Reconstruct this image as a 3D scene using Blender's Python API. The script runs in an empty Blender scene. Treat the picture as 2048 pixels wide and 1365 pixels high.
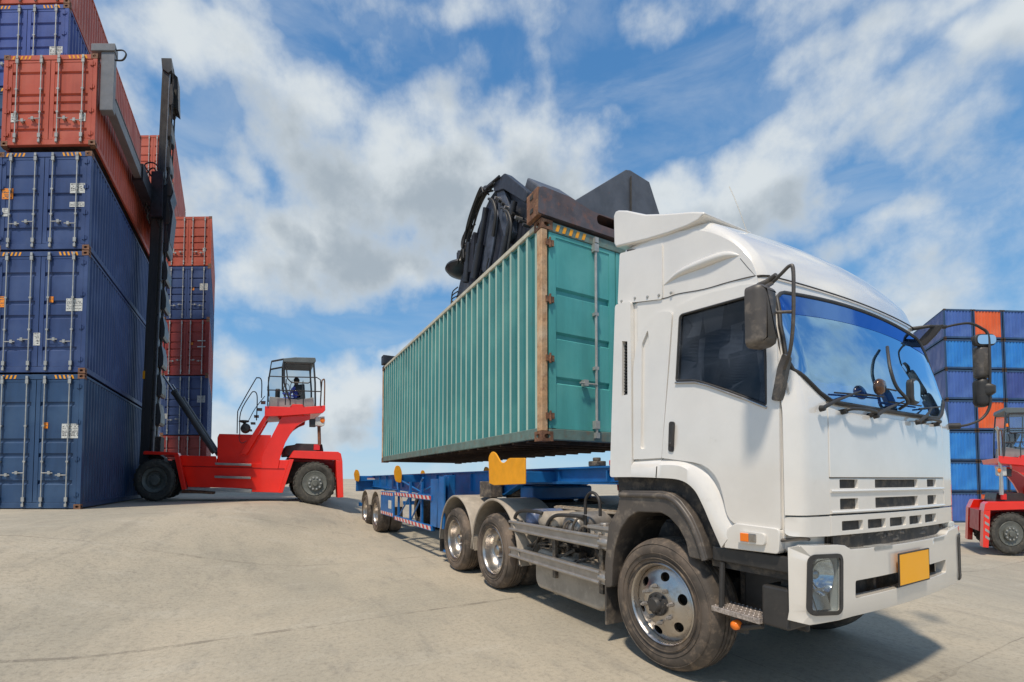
import bpy, math, random
from mathutils import Vector, Matrix, noise
from mathutils.geometry import delaunay_2d_cdt
R = math.radians
rnd = random.Random(7)
SC = bpy.context.scene
COL = SC.collection
# ------------------------------------------------------------------ camera
cd = bpy.data.cameras.new('camera'); cam = bpy.data.objects.new('camera', cd); COL.objects.link(cam)
cd.sensor_width = 36; cd.lens = 15.82; cd.shift_y = 0.1192; cd.clip_start = 0.05; cd.clip_end = 4000
cam.location = (0, 0, 1.46); cam.rotation_euler = (R(92), 0, 0)
SC.camera = cam
# ------------------------------------------------------------------ light
SUN_DIR = Vector((-0.42, -0.91, 0)).normalized()
SUN_EL = R(62)
sd = bpy.data.lights.new('sun', 'SUN'); sd.energy = 3.7; sd.angle = R(5); sd.color = (1.0, 0.885, 0.73)
sun = bpy.data.objects.new('sun', sd); COL.objects.link(sun)
to_sun = Vector((SUN_DIR.x*math.cos(SUN_EL), SUN_DIR.y*math.cos(SUN_EL), math.sin(SUN_EL)))
sun.rotation_euler = to_sun.to_track_quat('Z', 'Y').to_euler()
SC.view_settings.view_transform = 'Standard'
SC.view_settings.look = 'None'
SC.view_settings.exposure = 0.0
SC.view_settings.gamma = 1.0
SC.view_settings.use_curve_mapping = False
# ------------------------------------------------------------------ sky
W_ = bpy.data.worlds.new('World'); SC.world = W_; W_.use_nodes = True
nt = W_.node_tree; nt.nodes.clear()
def N(t, kind, **kw):
    n = t.nodes.new(kind)
    for k, v in kw.items():
        setattr(n, k, v)
    return n
def math_(t, op, a, b=None, c=None, clamp=False):
    n = N(t, 'ShaderNodeMath', operation=op, use_clamp=clamp)
    for i, x in enumerate((a, b, c)):
        if x is None: continue
        if isinstance(x, (int, float)): n.inputs[i].default_value = x
        else: t.links.new(x, n.inputs[i])
    return n.outputs[0]
# cloud density as a function of (azimuth, elevation) in degrees
CLOUDS = [(-36.8,37.5,12,4.2,.9),(-44.2,35.0,8,4.5,.9),(-37.6,32.8,6,6,.5),(-24.2,37.0,11,4.2,.95),(-16.4,41.0,4,3.6,.55),(-10.3,39.0,4.6,3.6,.85),
 (-6,41.4,4.5,3.6,.6),(2.9,39.6,4.5,4.2,.8),(-0.9,38.5,7,4.6,1),(-12.2,32.5,16,8.5,1.1),(1.7,34.5,9.5,6.2,1),(-17.5,24.5,15.5,5.0,1.15),(-7.9,27.8,13.5,7.4,1.1),
 (-27.3,21.5,7.5,4.6,1),(-34.7,25,4.6,6,.6),(-28.3,15.5,2.4,2,.6),(-31.6,31,2,2.6,.5),
 (-7.2,46.6,7,1.8,.7),(21.6,45.5,8,2.0,.65),(36.9,38.5,12,2.8,.75),(47.9,33.8,4,3.4,.7),(9.8,39.2,2.4,1.2,.45),
 (36.1,36.0-.5,6.2,4.2,1.05),(40,32.0,6,3.2,.8),(30.8,32.6,8,3.8,1),(25.4,29.8,12,4.8,1.05),(34.4,29.2,5.6,3.8,1),(38.9,23.2,7.5,2.0,.55),(42.2,18.4,7,1.2,.3),
 (-30.2,10.5,5,4,1),(-27.3,9,8,4.6,1),(-19.8,10.7,6.5,4.6,1),(-31.1,4.4,7,3.4,.8),(-14.6,15.4,1.6,1,.7),(-19.8,6.8,6,3.4,.8),(43,16,8,1.2,.3),
 (-60,30,9,5,.9),(-75,20,12,5,1),(-100,35,16,7,1),(-130,22,18,6,1),(-165,38,18,8,1),(165,22,16,6,1),(130,34,16,7,1),(100,20,16,5,1),(72,30,12,5,.9),(66,12,12,4,.8),(-82,52,14,7,.9),(90,58,22,7,.9),(0,66,40,6,.7),(180,62,40,7,.8)]
g = bpy.data.node_groups.new('cloud_density', 'ShaderNodeTree')
g.interface.new_socket('az', in_out='INPUT', socket_type='NodeSocketFloat')
g.interface.new_socket('el', in_out='INPUT', socket_type='NodeSocketFloat')
g.interface.new_socket('vec', in_out='INPUT', socket_type='NodeSocketVector')
g.interface.new_socket('density', in_out='OUTPUT', socket_type='NodeSocketFloat')
gi = N(g, 'NodeGroupInput'); go = N(g, 'NodeGroupOutput')
n1 = N(g, 'ShaderNodeTexNoise'); n1.inputs['Scale'].default_value = 5.0; n1.inputs['Detail'].default_value = 7; n1.inputs['Roughness'].default_value = .58
g.links.new(gi.outputs[2], n1.inputs['Vector'])
n2 = N(g, 'ShaderNodeTexNoise'); n2.inputs['Scale'].default_value = 3.4; n2.inputs['Detail'].default_value = 4
g.links.new(gi.outputs[2], n2.inputs['Vector'])
sx = N(g, 'ShaderNodeSeparateXYZ'); g.links.new(n2.outputs['Color'], sx.inputs[0])
azd = math_(g, 'MULTIPLY_ADD', sx.outputs[0], 22.0, math_(g, 'SUBTRACT', gi.outputs[0], 11.0))
eld = math_(g, 'MULTIPLY_ADD', sx.outputs[1], 13.0, math_(g, 'SUBTRACT', gi.outputs[1], 6.5))
best = None
for (a, e, ra, re_, s) in CLOUDS:
    dx = math_(g, 'MULTIPLY', math_(g, 'SUBTRACT', azd, a), 1/(ra*1.22))
    dy = math_(g, 'MULTIPLY', math_(g, 'SUBTRACT', eld, e), 1/(re_*1.22))
    d2 = math_(g, 'MULTIPLY_ADD', dx, dx, math_(g, 'MULTIPLY', dy, dy))
    f = math_(g, 'MULTIPLY', math_(g, 'SUBTRACT', 1.0, d2, clamp=True), s)
    best = f if best is None else math_(g, 'SMOOTH_MAX', best, f, .2)
dens = math_(g, 'ADD', best, math_(g, 'MULTIPLY_ADD', n1.outputs['Fac'], 3.3, -1.72))
g.links.new(dens, go.inputs[0])
tc = N(nt, 'ShaderNodeTexCoord')
sp = N(nt, 'ShaderNodeSeparateXYZ'); nt.links.new(tc.outputs['Generated'], sp.inputs[0])
az = math_(nt, 'MULTIPLY', math_(nt, 'ARCTAN2', sp.outputs[0], sp.outputs[1]), 57.2958)
el = math_(nt, 'MULTIPLY', math_(nt, 'ARCSINE', sp.outputs[2]), 57.2958)
def dens_at(del_, daz):
    gn = N(nt, 'ShaderNodeGroup', node_tree=g)
    nt.links.new(math_(nt, 'ADD', az, daz), gn.inputs[0]); nt.links.new(math_(nt, 'ADD', el, del_), gn.inputs[1])
    va = N(nt, 'ShaderNodeVectorMath', operation='ADD'); nt.links.new(tc.outputs['Generated'], va.inputs[0])
    va.inputs[1].default_value = (math.sin(R(daz))*.8, 0, math.sin(R(del_))*.8)
    nt.links.new(va.outputs[0], gn.inputs[2])
    return gn.outputs[0]
def ramp01(t, x, lo, hi):
    m = N(t, 'ShaderNodeMapRange', interpolation_type='SMOOTHSTEP'); t.links.new(x, m.inputs[0])
    m.inputs[1].default_value = lo; m.inputs[2].default_value = hi
    return m.outputs[0]
d0 = dens_at(0, 0); d1 = dens_at(5.0, -3.0)
cov = ramp01(nt, d0, -.10, .95)
shade = ramp01(nt, d1, .05, .95)
thick = ramp01(nt, d0, .3, 1.2)
sh = math_(nt, 'MULTIPLY', shade, math_(nt, 'MULTIPLY_ADD', thick, .75, .2))
mpw = N(nt, 'ShaderNodeMapping'); nt.links.new(tc.outputs['Generated'], mpw.inputs[0]); mpw.inputs['Scale'].default_value = (1.0, 1.0, 3.2); mpw.inputs['Rotation'].default_value = (0, R(-14), 0)
nw = N(nt, 'ShaderNodeTexNoise'); nw.inputs['Scale'].default_value = 2.6; nw.inputs['Detail'].default_value = 8; nw.inputs['Roughness'].default_value = .6; nw.inputs['Distortion'].default_value = .5
nt.links.new(mpw.outputs[0], nw.inputs['Vector'])
cov = math_(nt, 'MAXIMUM', cov, math_(nt, 'MULTIPLY', ramp01(nt, nw.outputs['Fac'], .42, .75), .36))
def mixc(t, f, a, b):
    m = N(t, 'ShaderNodeMix', data_type='RGBA')
    if isinstance(f, (int, float)): m.inputs[0].default_value = f
    else: t.links.new(f, m.inputs[0])
    for i, x in ((6, a), (7, b)):
        if isinstance(x, tuple): m.inputs[i].default_value = (*x, 1) if len(x) == 3 else x
        else: t.links.new(x, m.inputs[i])
    return m.outputs[2]
ccol = mixc(nt, sh, (5.7, 6.1, 6.3), (3.0, 3.5, 3.95))
sky = N(nt, 'ShaderNodeTexSky', sky_type='NISHITA', sun_disc=False)
sky.sun_elevation = SUN_EL; sky.sun_rotation = math.atan2(SUN_DIR.x, SUN_DIR.y)
sky.air_density = 1.0; sky.dust_density = .0; sky.ozone_density = 2.5; sky.altitude = 0
hsv = N(nt, 'ShaderNodeHueSaturation'); nt.links.new(sky.outputs[0], hsv.inputs['Color'])
hsv.inputs['Saturation'].default_value = 1.15; hsv.inputs['Value'].default_value = 1.0
gr = N(nt, 'ShaderNodeValToRGB'); nt.links.new(math_(nt, 'MULTIPLY', el, 1/60, clamp=True), gr.inputs[0])
cr = gr.color_ramp; cr.elements[0].position = 0.0; cr.elements[0].color = (.33, .56, .78, 1)
cr.elements[1].position = 1.0; cr.elements[1].color = (.062, .20, .47, 1)
for p_, c_ in ((.15, (.22, .48, .78, 1)), (.4, (.125, .345, .67, 1)), (.7, (.085, .255, .55, 1))):
    e_ = cr.elements.new(p_); e_.color = c_
sc10 = N(nt, 'ShaderNodeVectorMath', operation='SCALE'); nt.links.new(gr.outputs[0], sc10.inputs[0]); sc10.inputs['Scale'].default_value = 8.0
base = mixc(nt, .8, hsv.outputs[0], sc10.outputs[0])
fin = mixc(nt, math_(nt, 'MULTIPLY', cov, .96), base, ccol)
W_.cycles.sampling_method = 'MANUAL'; W_.cycles.sample_map_resolution = 512
bg = N(nt, 'ShaderNodeBackground'); bg.inputs[1].default_value = 0.125
nt.links.new(fin, bg.inputs[0])
wo = N(nt, 'ShaderNodeOutputWorld'); nt.links.new(bg.outputs[0], wo.inputs[0])
# ------------------------------------------------------------------ mesh helpers
def inside(p, poly):
    c = False; n = len(poly); x, y = p; j = n-1
    for i in range(n):
        xi, yi = poly[i]; xj, yj = poly[j]
        if (yi > y) != (yj > y) and x < (xj-xi)*(y-yi)/(yj-yi)+xi: c = not c
        j = i
    return c
def resample(poly, res):
    out = []
    for i in range(len(poly)):
        a = poly[i]; b = poly[(i+1) % len(poly)]
        n = max(1, int(math.ceil(math.hypot(b[0]-a[0], b[1]-a[1])/res)))
        for k in range(n): out.append((a[0]+(b[0]-a[0])*k/n, a[1]+(b[1]-a[1])*k/n))
    return out
def rounded(poly, r, n=4):
    """poly with its corners rounded by radius r (a number or one per corner)"""
    out = []; m = len(poly)
    for i in range(m):
        p0 = Vector(poly[i-1]); p = Vector(poly[i]); p1 = Vector(poly[(i+1) % m])
        rr = r[i] if isinstance(r, (list, tuple)) else r
        d0 = (p0-p); d1 = (p1-p)
        rr = min(rr, d0.length*.48, d1.length*.48)
        if rr < 1e-5: out.append(tuple(p)); continue
        a = p+d0.normalized()*rr; b = p+d1.normalized()*rr
        for k in range(n+1):
            t = k/n; q = a*(1-t)**2+p*2*t*(1-t)+b*t*t; out.append((q.x, q.y))
    return out
def smoothpath(pts, n=6):
    """Catmull-Rom through 3D points"""
    P = [Vector(p) for p in pts]; P = [P[0]*2-P[1]]+P+[P[-1]*2-P[-2]]
    out = []
    for i in range(1, len(P)-2):
        for k in range(n):
            t = k/n
            out.append(.5*((2*P[i])+(-P[i-1]+P[i+1])*t+(2*P[i-1]-5*P[i]+4*P[i+1]-P[i+2])*t*t+(-P[i-1]+3*P[i]-3*P[i+1]+P[i+2])*t**3))
    out.append(P[-2]); return out
SHEAR = [0]
class MB:
    def __init__(s): s.v = []; s.f = []
    def add(s, v, f):
        o = len(s.v); s.v += [Vector(p) for p in v]; s.f += [tuple(i+o for i in q) for q in f]; return s
    def box(s, x0, x1, y0, y1, z0, z1):
        return s.add([(x, y, z) for z in (z0, z1) for y in (y0, y1) for x in (x0, x1)],
              [(0, 2, 3, 1), (4, 5, 7, 6), (0, 1, 5, 4), (2, 6, 7, 3), (0, 4, 6, 2), (1, 3, 7, 5)])
    def prism(s, poly, a, b, ax='y'):
        m = {'y': lambda p, t: (p[0], t, p[1]), 'x': lambda p, t: (t, p[0], p[1]), 'z': lambda p, t: (p[0], p[1], t)}[ax]
        n = len(poly)
        return s.add([m(p, a) for p in poly]+[m(p, b) for p in poly],
              [tuple(range(n)), tuple(range(2*n-1, n-1, -1))]+[(i, (i+1) % n, (i+1) % n+n, i+n) for i in range(n)])
    def tube(s, pts, r, n=8, close=False, caps=True):
        P = [Vector(p) for p in pts]; m = len(P); rings = []; up = None
        for i, p in enumerate(P):
            if close: d = (P[(i+1) % m]-P[i-1])
            else: d = (P[min(i+1, m-1)]-P[max(i-1, 0)])
            if d.length < 1e-9: d = Vector((0, 0, 1))
            d.normalize()
            if up is None: up = d.orthogonal().normalized()
            else:
                up = up-d*up.dot(d)
                up = d.orthogonal().normalized() if up.length < 1e-6 else up.normalized()
            w = d.cross(up); rr = r[i] if isinstance(r, (list, tuple)) else r
            rings.append([p+(up*math.cos(2*math.pi*k/n)+w*math.sin(2*math.pi*k/n))*rr for k in range(n)])
        v = [q for ri in rings for q in ri]; f = []
        for i in range(m if close else m-1):
            j = (i+1) % m
            for k in range(n): f.append((i*n+k, i*n+(k+1) % n, j*n+(k+1) % n, j*n+k))
        if not close and caps: f += [tuple(range(n))[::-1], tuple((m-1)*n+k for k in range(n))]
        return s.add(v, f)
    def cyl(s, p0, p1, r0, r1=None, n=20): return s.tube([p0, p1], [r0, r0 if r1 is None else r1], n)
    def lathe(s, prof, c, axis='y', n=40, ang=(0, 2*math.pi)):
        """prof: (radius, offset along axis)"""
        full = abs(ang[1]-ang[0]-2*math.pi) < 1e-6; m = n if full else n+1; v = []
        for k in range(m):
            a = ang[0]+(ang[1]-ang[0])*k/n; ca, sa = math.cos(a), math.sin(a)
            for (r, t) in prof:
                if axis == 'y': v.append((c[0]+r*ca, c[1]+t, c[2]+r*sa))
                elif axis == 'x': v.append((c[0]+t, c[1]+r*ca, c[2]+r*sa))
                else: v.append((c[0]+r*ca, c[1]+r*sa, c[2]+t))
        q = len(prof); f = []
        for k in range(n):
            j = (k+1) % m
            for i in range(q-1): f.append((k*q+i, k*q+i+1, j*q+i+1, j*q+i))
        return s.add(v, f)
    def plate(s, poly, fn, t=.01, holes=(), res=.12, inner=True):
        """poly with holes, mapped through fn(a, b, offset) and given thickness t (offset 0 is the back, t the front)"""
        P = resample(poly, res); H = [resample(h, res) for h in holes]
        pts = list(P); E = [(i, (i+1) % len(P)) for i in range(len(P))]
        loops = [list(range(len(P)))]
        for h in H:
            o = len(pts); pts += h; E += [(o+i, o+(i+1) % len(h)) for i in range(len(h))]; loops.append(list(range(o, o+len(h))))
        if inner:
            xs = [p[0] for p in P]; ys = [p[1] for p in P]
            nx = int((max(xs)-min(xs))/res)+1; ny = int((max(ys)-min(ys))/res)+1
            for i in range(1, nx):
                for j in range(1, ny):
                    p = (min(xs)+(max(xs)-min(xs))*(i+.13*(j % 2))/nx, min(ys)+(max(ys)-min(ys))*j/ny)
                    if inside(p, P) and not any(inside(p, h) for h in H):
                        if min(math.hypot(p[0]-q[0], p[1]-q[1]) for q in pts[:loops[-1][-1]+1]) > res*.45: pts.append(p)
        vo, eo, fo, ov, oe, of = delaunay_2d_cdt([Vector(p) for p in pts], E, [], 0, 1e-6)
        tri = []
        for f in fo:
            c = (sum(vo[i][0] for i in f)/len(f), sum(vo[i][1] for i in f)/len(f))
            if inside(c, P) and not any(inside(c, h) for h in H): tri.append(tuple(f))
        n = len(vo)
        v = [fn(p[0], p[1], t) for p in vo]+[fn(p[0], p[1], 0) for p in vo]
        cnt = {}
        for f in tri:
            for i in range(len(f)):
                e = (f[i], f[(i+1) % len(f)]); cnt[e] = 1
        f = list(tri)+[tuple(i+n for i in q[::-1]) for q in tri]
        for (a, b) in cnt:
            if (b, a) not in cnt: f.append((a, a+n, b+n, b))
        return s.add(v, f)
    def build(s, name, mat, parent=None, smooth=None, bevel=0, seg=2, xf=None, recalc=True):
        me = bpy.data.meshes.new(name)
        vs = [xf(p) for p in s.v] if xf else s.v
        if SHEAR[0]: vs = [Vector((p.x+SHEAR[0]*p.y, p.y, p.z)) for p in vs]
        me.from_pydata([tuple(p) for p in vs], [], s.f)
        if recalc:
            import bmesh
            b = bmesh.new(); b.from_mesh(me); bmesh.ops.recalc_face_normals(b, faces=b.faces); b.to_mesh(me); b.free()
        if smooth is not None:
            for p in me.polygons: p.use_smooth = True
            me.set_sharp_from_angle(angle=R(smooth))
        me.materials.append(mat)
        o = bpy.data.objects.new(name, me); COL.objects.link(o)
        if parent is not None: o.parent = parent
        if bevel:
            m = o.modifiers.new('bevel', 'BEVEL'); m.width = bevel; m.segments = seg; m.limit_method = 'ANGLE'; m.angle_limit = R(40)
            m.harden_normals = smooth is not None
        return o
def tag(o, label=None, cat=None, group=None, kind=None):
    if label: o['label'] = label
    if cat: o['category'] = cat
    if group: o['group'] = group
    if kind: o['kind'] = kind
    return o
def empty(name, loc=(0, 0, 0), rz=0, label=None, cat=None, group=None):
    o = bpy.data.objects.new(name, None); COL.objects.link(o); o.location = loc; o.rotation_euler = (0, 0, rz); o.empty_display_size = .2
    return tag(o, label, cat, group)
# ------------------------------------------------------------------ materials
def lin(c): return tuple((x/255/12.92 if x/255 <= .04045 else ((x/255+.055)/1.055)**2.4) for x in c)
MATS = {}
def mat(name, col, rough=.5, metal=0., var=.12, dirt=None, dirt_amt=.3, scale=3., streak=False, bump=0., bscale=40, coat=0., spec=.5, fade=None, grime_low=None, detail=6):
    """painted / bare surface: base colour with patchy variation, dirt patches, optional vertical run marks and bump"""
    if name in MATS: return MATS[name]
    m = bpy.data.materials.new(name); m.use_nodes = True; t = m.node_tree; b = t.nodes['Principled BSDF']
    tc = N(t, 'ShaderNodeTexCoord'); mp = N(t, 'ShaderNodeMapping'); t.links.new(tc.outputs['Object'], mp.inputs[0])
    if streak: mp.inputs['Scale'].default_value = (1, 1, .12)
    n = N(t, 'ShaderNodeTexNoise'); n.inputs['Scale'].default_value = scale; n.inputs['Detail'].default_value = detail; n.inputs['Roughness'].default_value = .65
    t.links.new(mp.outputs[0], n.inputs['Vector'])
    c = mixc(t, ramp01(t, n.outputs['Fac'], .3, .7), tuple(x*(1-var) for x in col), tuple(min(1, x*(1+var)) for x in col))
    if fade is not None:
        nf = N(t, 'ShaderNodeTexNoise'); nf.inputs['Scale'].default_value = scale*.45; nf.inputs['Detail'].default_value = 5
        t.links.new(tc.outputs['Object'], nf.inputs['Vector'])
        c = mixc(t, ramp01(t, nf.outputs['Fac'], .42, .72), c, fade)
    if dirt is not None:
        n2 = N(t, 'ShaderNodeTexNoise'); n2.inputs['Scale'].default_value = scale*2.3; n2.inputs['Detail'].default_value = 8; n2.inputs['Roughness'].default_value = .7
        t.links.new(mp.outputs[0], n2.inputs['Vector'])
        lo = .76-dirt_amt*.55
        f = ramp01(t, n2.outputs['Fac'], lo, lo+.22)
        c = mixc(t, math_(t, 'MULTIPLY', f, .6), c, dirt)
    if grime_low is not None:                       # road dust clinging to the lowest part of a vehicle
        sp_ = N(t, 'ShaderNodeSeparateXYZ'); t.links.new(tc.outputs['Object'], sp_.inputs[0])
        z = math_(t, 'ADD', sp_.outputs[2], math_(t, 'MULTIPLY', n.outputs['Fac'], .5))
        fz = ramp01(t, z, grime_low[0], grime_low[1])
        c = mixc(t, math_(t, 'MULTIPLY', math_(t, 'SUBTRACT', 1.0, fz), .45), c, grime_low[2])
    t.links.new(c, b.inputs['Base Color'])
    nr = N(t, 'ShaderNodeTexNoise'); nr.inputs['Scale'].default_value = scale*1.7; nr.inputs['Detail'].default_value = 4
    t.links.new(tc.outputs['Object'], nr.inputs['Vector'])
    t.links.new(math_(t, 'MULTIPLY_ADD', nr.outputs['Fac'], .3, rough-.15, clamp=True), b.inputs['Roughness'])
    b.inputs['Metallic'].default_value = metal; b.inputs['Coat Weight'].default_value = coat; b.inputs['Coat Roughness'].default_value = .06
    b.inputs['Specular IOR Level'].default_value = spec
    if bump:
        nb = N(t, 'ShaderNodeTexNoise'); nb.inputs['Scale'].default_value = bscale; nb.inputs['Detail'].default_value = 5
        t.links.new(tc.outputs['Object'], nb.inputs['Vector'])
        bp = N(t, 'ShaderNodeBump'); bp.inputs['Strength'].default_value = bump; bp.inputs['Distance'].default_value = .02
        t.links.new(nb.outputs['Fac'], bp.inputs['Height']); t.links.new(bp.outputs[0], b.inputs['Normal'])
    MATS[name] = m; return m
def glass(name, tint, alpha, rough=.02, gcol=(.9, .95, 1)):
    """coated window glass: mirror-like reflection over a see-through tint"""
    m = bpy.data.materials.new(name); m.use_nodes = True; t = m.node_tree; t.nodes.clear()
    tr = N(t, 'ShaderNodeBsdfTransparent'); tr.inputs[0].default_value = (*tint, 1)
    gl = N(t, 'ShaderNodeBsdfGlossy'); gl.inputs['Roughness'].default_value = rough; gl.inputs[0].default_value = (*gcol, 1)
    fr = N(t, 'ShaderNodeFresnel'); fr.inputs[0].default_value = 1.5
    ge = N(t, 'ShaderNodeNewGeometry')
    f = math_(t, 'MULTIPLY', math_(t, 'MULTIPLY_ADD', fr.outputs[0], .9, alpha, clamp=True), math_(t, 'SUBTRACT', 1.0, ge.outputs['Backfacing']))
    mx = N(t, 'ShaderNodeMixShader'); t.links.new(f, mx.inputs[0]); t.links.new(tr.outputs[0], mx.inputs[1]); t.links.new(gl.outputs[0], mx.inputs[2])
    o = N(t, 'ShaderNodeOutputMaterial'); t.links.new(mx.outputs[0], o.inputs[0]); return m
DUST = (.34, .27, .19)
M_white = mat('white_paint', (.77, .745, .705), .2, var=.04, coat=1.0, dirt=(.50, .45, .37), dirt_amt=.28, scale=2.2, grime_low=(.9, 2.0, (.62, .56, .47)))
M_black = mat('black_plastic', (.035, .033, .032), .5, var=.25, dirt=(.12, .10, .08), dirt_amt=.35, scale=5)
M_fender = mat('dusty_fender_plastic', (.07, .062, .056), .45, var=.25, dirt=(.28, .23, .18), dirt_amt=.5, scale=4, fade=(.105, .088, .075))
M_dark = mat('dark_underbody', (.03, .027, .025), .7, var=.4, dirt=(.16, .125, .09), dirt_amt=.55, scale=6)
M_chassis = mat('dusty_chassis_steel', (.075, .065, .058), .6, var=.4, dirt=(.30, .24, .17), dirt_amt=.6, scale=6)
M_rubber = mat('tyre_rubber', (.07, .058, .048), .8, var=.25, dirt=(.27, .205, .15), dirt_amt=.5, scale=5, fade=(.17, .13, .10))
M_rubber2 = mat('tyre_rubber_dark', (.055, .052, .045), .85, var=.25, dirt=(.17, .155, .12), dirt_amt=.5, scale=4)
M_chrome = mat('polished_aluminium', (.50, .47, .44), .30, metal=1, var=.10, dirt=(.30, .22, .15), dirt_amt=.5, scale=4)
M_alu = mat('dull_aluminium', (.42, .39, .36), .42, metal=.7, var=.12, dirt=(.32, .26, .2), dirt_amt=.4, scale=7)
M_steel = mat('galvanised_steel', (.42, .42, .40), .5, metal=.4, var=.15, dirt=(.28, .17, .10), dirt_amt=.3, scale=8)
M_dustfender = mat('dusty_mudguard', (.36, .31, .25), .6, var=.15, dirt=(.52, .45, .36), dirt_amt=.5, scale=4)
M_tblue = mat('trailer_blue_paint', (.010, .13, .38), .4, var=.2, dirt=(.10, .13, .17), dirt_amt=.3, scale=3)
M_yellow = mat('yellow_orange_paint', (.85, .36, .01), .45, var=.08, dirt=(.35, .17, .03), dirt_amt=.28, scale=7)
M_plate = mat('orange_plate', (1.0, .44, .0), .45, var=.01)
M_red = mat('red_paint', (.88, .026, .012), .35, var=.05, dirt=(.30, .02, .015), dirt_amt=.12, scale=2, coat=.3)
M_amber = mat('amber_lens', (.95, .22, .02), .15, var=.05)
M_redlens = mat('red_lens', (.6, .02, .02), .2, var=.05)
M_greylens = mat('smoked_lens', (.35, .36, .38), .15, var=.1)
M_rust = mat('rusty_steel', (.17, .08, .045), .75, var=.35, dirt=(.42, .24, .12), dirt_amt=.5, scale=9, bump=.2)
M_rustdark = mat('dark_rusty_floor', (.055, .035, .025), .85, var=.4, dirt=(.15, .08, .04), dirt_amt=.5, scale=5)
M_grey = mat('spreader_grey_paint', (.085, .092, .11), .45, var=.2, dirt=(.19, .085, .055), dirt_amt=.30, scale=4)
M_grey2 = mat('dark_machine_paint', (.028, .031, .042), .42, var=.3, dirt=(.10, .09, .085), dirt_amt=.35, scale=5)
M_mast = mat('mast_black_paint', (.045, .046, .047), .38, var=.25, dirt=(.10, .10, .095), dirt_amt=.3, scale=3, streak=True)
M_placard = mat('white_placard', (.62, .63, .60), .6, var=.05, dirt=(.12, .12, .13), dirt_amt=.55, scale=14)
M_oplac = mat('orange_placard', (.85, .27, .02), .6, var=.08, dirt=(.45, .12, .01), dirt_amt=.45, scale=14)
M_ink = mat('faded_ink', (.10, .10, .11), .7)
M_shirt = mat('blue_shirt', (.06, .07, .45), .8)
M_skin = mat('skin', (.33, .18, .12), .6, var=.05)
M_hair = mat('dark_hair', (.02, .017, .015), .7)
M_seat = mat('seat_fabric', (.05, .055, .065), .8)
M_mirror = mat('mirror_glass', (.85, .88, .9), .04, metal=1, var=.0); 
M_ws = glass('windscreen_glass', (.35, .60, .95), .62, gcol=(.46, .74, 1.0))
M_sg = glass('side_glass', (.30, .33, .38), .0, gcol=(.55, .6, .68))
M_cabglass = glass('cab_glass', (.80, .84, .86), .06)
def paint(name, col, rust=.25, fade=None):
    return mat('paint_'+name, col, .5, var=.16, bump=.35, bscale=2.2, dirt=(.11, .055, .035), dirt_amt=rust, scale=2.6, streak=True, fade=fade)
P_navy = paint('navy', (.026, .052, .155), .3, (.05, .085, .21)); P_blue = paint('blue', (.045, .075, .27), .3, (.07, .11, .33))
P_dblue = paint('steel_blue', (.020, .056, .135), .3, (.038, .085, .175))
P_orange = paint('orange_red', (.42, .075, .038), .25, (.50, .115, .070)); P_red = paint('oxide_red', (.26, .025, .018), .22, (.32, .04, .03))
P_bright = paint('bright_blue', (.025, .20, .58), .2, (.045, .26, .64)); P_indigo = paint('indigo', (.06, .13, .40), .12, (.085, .17, .45))
P_lorange = paint('light_orange', (.72, .12, .03), .12, (.75, .16, .06)); P_lav = paint('washed_indigo', (.13, .17, .36), .2, (.24, .26, .44))
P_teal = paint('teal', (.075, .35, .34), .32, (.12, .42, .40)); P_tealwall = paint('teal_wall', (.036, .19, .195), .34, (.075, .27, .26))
P_pink = paint('faded_red', (.46, .12, .085), .15, (.55, .2, .15))
# ------------------------------------------------------------------ ground
def S(t): t = max(0., min(1., t)); return t*t*(3-2*t)
def gz(x, y): return .75*S((-3.2-x)/3.8)-1.05*S((x-4.4)/9)-.55*S((x-14)/16)
def axis_vals(fine, step, far):
    v = [i*step for i in range(int(-fine/step), int(fine/step)+1)]; d = step; x = fine; ext = []
    while x < far: d *= 1.35; x += d; ext.append(x)
    return [-e for e in reversed(ext)]+v+ext
xs = axis_vals(34, .5, 1800); ys = axis_vals(44, 1.0, 1800)
mb = MB()
mb.add([(x, y, gz(x, y)) for y in ys for x in xs], [(j*len(xs)+i, j*len(xs)+i+1, (j+1)*len(xs)+i+1, (j+1)*len(xs)+i) for j in range(len(ys)-1) for i in range(len(xs)-1)])
gm = bpy.data.materials.new('yard_concrete'); gm.use_nodes = True; t = gm.node_tree; b = t.nodes['Principled BSDF']
tc = N(t, 'ShaderNodeTexCoord'); mp = N(t, 'ShaderNodeMapping'); t.links.new(tc.outputs['Object'], mp.inputs[0]); mp.inputs['Rotation'].default_value = (0, 0, R(-28))
def noise_(scale, detail=6, rough=.6, vec=None, stretch=None, dist=0):
    n = N(t, 'ShaderNodeTexNoise'); n.inputs['Scale'].default_value = scale; n.inputs['Detail'].default_value = detail; n.inputs['Roughness'].default_value = rough; n.inputs['Distortion'].default_value = dist
    v = vec or mp.outputs[0]
    if stretch:
        m2 = N(t, 'ShaderNodeMapping'); t.links.new(v, m2.inputs[0]); m2.inputs['Scale'].default_value = stretch; v = m2.outputs[0]
    t.links.new(v, n.inputs['Vector']); return n.outputs['Fac']
c = mixc(t, ramp01(t, noise_(.35, 7, .6, stretch=(1, .6, 1)), .38, .62), (.47, .41, .315), (.365, .33, .262))
c = mixc(t, math_(t, 'MULTIPLY', ramp01(t, noise_(1.3, 8, .7, stretch=(.5, 1.2, 1)), .5, .72), .55), c, (.50, .455, .37))
c = mixc(t, math_(t, 'MULTIPLY', ramp01(t, noise_(2.1, 9, .75, stretch=(1.4, .4, 1)), .50, .72), .55), c, (.23, .215, .185))
c = mixc(t, math_(t, 'MULTIPLY', ramp01(t, noise_(.55, 8, .72, stretch=(2.2, .35, 1), dist=.6), .56, .68), .3), c, (.24, .215, .175))
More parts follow.
